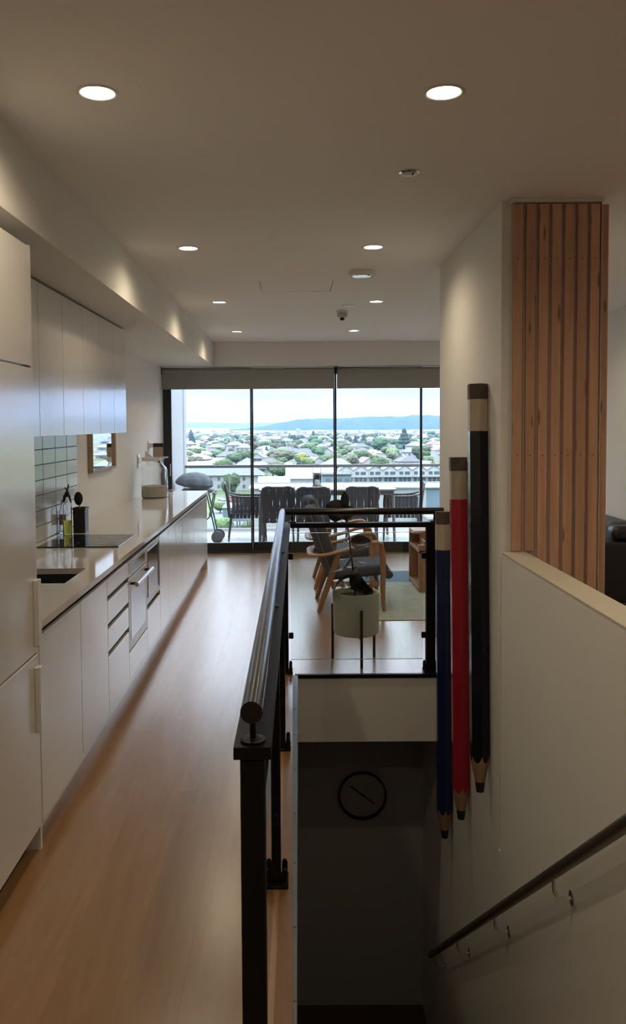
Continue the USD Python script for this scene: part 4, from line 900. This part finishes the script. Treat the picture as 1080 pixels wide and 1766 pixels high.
# near buildings
def windows_row(t, xs_, y, z0, z1, w): 
    for x in xs_: part(t, 'window', bx(x - w / 2, x + w / 2, y - .06, y + .05, z0, z1), HG)
lw = thing('row_house', 'long white two-storey row house with grey roof behind the barbecue', 'house', (-26, 330, G))
part(lw, 'walls', bx(-44, -11.5, 326, 338, G - .4, G + 6.0), HW[0]); part(lw, 'roof', trimesh.convex.convex_hull(np.array([(x, y, G + 6.0) for x in (-44.6, -10.9) for y in (325.2, 338.8)] + [(-41, 332, G + 9.0), (-15, 332, G + 9.0)])), HR['grey'])
for r in range(2): windows_row(lw, np.arange(-42, -12, 3.3), 326, G + .9 + 3 * r, G + 2.3 + 3 * r, 1.0)
th = None; TW = plain('townhouse_white', (.30, .315, .32), .8)
for k in range(9):
    x = 24 + 6.5 * k
    lb = 'white gabled townhouse, ' + ['first from left in the row of gables', 'second in the row of gables', 'third in the row of gables', 'fourth in the row of gables', 'fifth in the row of gables', 'sixth in the row of gables', 'seventh in the row, right of the last mullion', 'eighth in the row, at the right edge', 'last in the row, hidden behind the pier'][k]
    if th is None:
        th = thing('townhouse', lb, 'house', (x, 366, G), 0, 'row of gabled townhouses', local=True)
        part(th, 'walls', bx(-3.2, 3.2, 0, 13, -.4, 5.4), TW); part(th, 'gable', prism_y([(-3.2, 5.4), (3.2, 5.4), (0, 7.6)], 0, 13), TW)
        for s in (-1, 1): part(th, 'roof', prism_y([(0, 7.8), (0, 7.6), (s * 3.24, 5.37), (s * 3.24, 5.57)], -.4, 13.4), HR['pale'])
        for x_, w in ((-1.6, 1.7), (1.1, 2.3)): part(th, 'window', bx(x_ - w / 2, x_ + w / 2, -.06, .05, 3.3, 4.8), HG)
        for x_ in (-1.9, .0, 1.9): part(th, 'window', bx(x_ - .75, x_ + .75, -.06, .05, .4, 2.2), HG)
        part(th, 'balcony', bx(-3.1, 3.1, -1.6, -.07, 2.45, 2.7), HW[0]); part(th, 'balcony_rail', [bx(-3.1, 3.1, -1.6, -1.54, 3.4, 3.5)] + [bx(-3.05 + q * .47, -2.97 + q * .47, -1.6, -1.54, 2.7, 3.4) for q in range(14)], HW[0])
    else: dup(th, (x, 366, G), 0, lb)
cb = thing('commercial_building', 'big flat white-roofed commercial building with blue-grey front below the balcony', 'building', (25, 172, G))
part(cb, 'walls', bx(-8, 26, 160, 171, G - .4, -10.7), HW[0]); part(cb, 'walls', bx(26.02, 62, 160, 171, G - .4, -10.7), HW[3])
part(cb, 'roof', bx(-8.4, 62.4, 159.6, 171.4, -10.69, -10.42), HR['white'])
part(cb, 'parapet', bx(-8.4, 62.4, 171.0, 171.4, -10.419, -10.25), HR['pale'])
part(cb, 'annex_roof', bx(24, 62, 146, 159.5, -15.2, -14.8), HR['white']); part(cb, 'annex_walls', bx(24.3, 61.7, 146.4, 159.4, G - .4, -15.21), HW[2])
wh = thing('warehouse', 'pale low-pitched warehouse roof behind the lantern', 'building', (5, 325, G))
part(wh, 'walls', bx(-2, 17, 318, 345, G - .4, G + 5), HW[0]); part(wh, 'roof', prism_x([(317.4, G + 5), (345.6, G + 5), (331.5, G + 9.2)], -2.5, 17.5), HR['white'])
wh2 = thing('warehouse', 'teal-roofed low shed left of the thick mullion', 'building', (-7, 300, G))
part(wh2, 'walls', bx(-12, -1, 296, 310, G - .4, G + 4), HW[2]); part(wh2, 'roof', prism_x([(295.4, G + 4), (310.6, G + 4), (303, G + 7.0)], -12.4, -.6), plain('teal_roof', (.14, .19, .20), .6))
ob = thing('office_block', 'small blue-grey flat-roofed block with dark windows beside the thick mullion', 'building', (17, 310, G))
part(ob, 'walls', bx(11, 21.5, 300, 312, G - .4, G + 7.4), HW[3]); part(ob, 'roof', bx(10.6, 21.9, 299.6, 312.4, G + 7.41, G + 7.8), HR['dark']); windows_row(ob, (13.2, 17.2, 20), 300, G + 3.6, G + 6.2, 1.8)
cpt = thing('carport', 'blue-grey flat-roofed carport standing on posts', 'carport', (-12, 205, G))
part(cpt, 'roof', bx(-16.8, -8, 200, 212, G + 2.4, G + 5.6), plain('carport_blue', (.085, .115, .14), .7)); part(cpt, 'roof_sheet', bx(-17, -7.8, 199.8, 212.2, G + 5.61, G + 5.8), HR['green'])
for x in (-16, -13.4, -10.8, -8.4):
    for y in (201, 211): part(cpt, 'post', bx(x - .12, x + .12, y - .12, y + .12, G, G + 2.4), HR['dark'])
struct('street', bx(-34, -13, 175, 296, G + .01, G + .05), plain('asphalt', (.09, .105, .115), .8), 'grey street and yard seen under the barbecue')
solo('grass_verge', bx(-33, -24, 232, 292, G + .06, G + .14), plain('verge_grass', (.07, .115, .03), .95, var=.2, vscale=.6), 'bright green grass verge beside the street', 'grass', kind='stuff')
def van(loc, rz, label, col, nm):
    t = thing('van', label, 'van', loc, rz, local=True); m_ = plain(nm, col, .3)
    part(t, 'body', rbox(-.95, .95, -2.3, 2.3, .35, 1.25, .2, 1), m_, 40); part(t, 'cabin', rbox(-.88, .88, -1.2, 2.2, 1.1, 2.05, .2, 1), m_, 40)
    part(t, 'windscreen', prism_x([(-1.23, 1.3), (-1.19, 1.3), (-1.12, 1.9), (-1.17, 1.9)], -.75, .75), HG)
    for s in (-1, 1):
        part(t, 'side_window', bx(s * .885 - .01, s * .885 + .01, -.9, 1.9, 1.35, 1.85), HG)
        for y in (-1.45, 1.45): part(t, 'wheel', sweep([(s * .80, y, .33), (s * .97, y, .33)], .33, 16), BLACKP, 40)
van((-22.3, 266, G + .05), .5, 'white van parked on the street beyond the barbecue', (.27, .275, .28), 'van_white')
van((-19.2, 276, G + .05), .9, 'small red car parked behind the white van', (.35, .05, .05), 'car_red')
for x, y, q in ((-21.5, 285, 'left of the slim dark tree'), (-16.4, 250, 'nearer, right of the white van')):
    lp = thing('street_lamp', 'slim white street lamp post ' + q, 'street lamp', (x, y, G + .05))
    part(lp, 'pole', sweep([(x, y, G + .05), (x, y, G + 8)], [.11, .06], 8), HW[0]); part(lp, 'arm', sweep([(x, y, G + 8), (x + 1.4, y, G + 8.3)], .05, 6), HW[0]); part(lp, 'head', bx(x + 1.2, x + 1.9, y - .15, y + .15, G + 8.2, G + 8.35), HW[2])
# aerial haze between the suburb and the hills
hz_ = solo('haze', bx(-4000, 4500, 220, 9900, -40, 260), mat('haze_air', {'v': ('scatter_volume', {'color': (.24, .47, 1.0), 'density': .000055, 'anisotropy': .0})}, volume='v.volume'), 'thin blue haze over the distant suburb and hills', 'haze', kind='stuff')
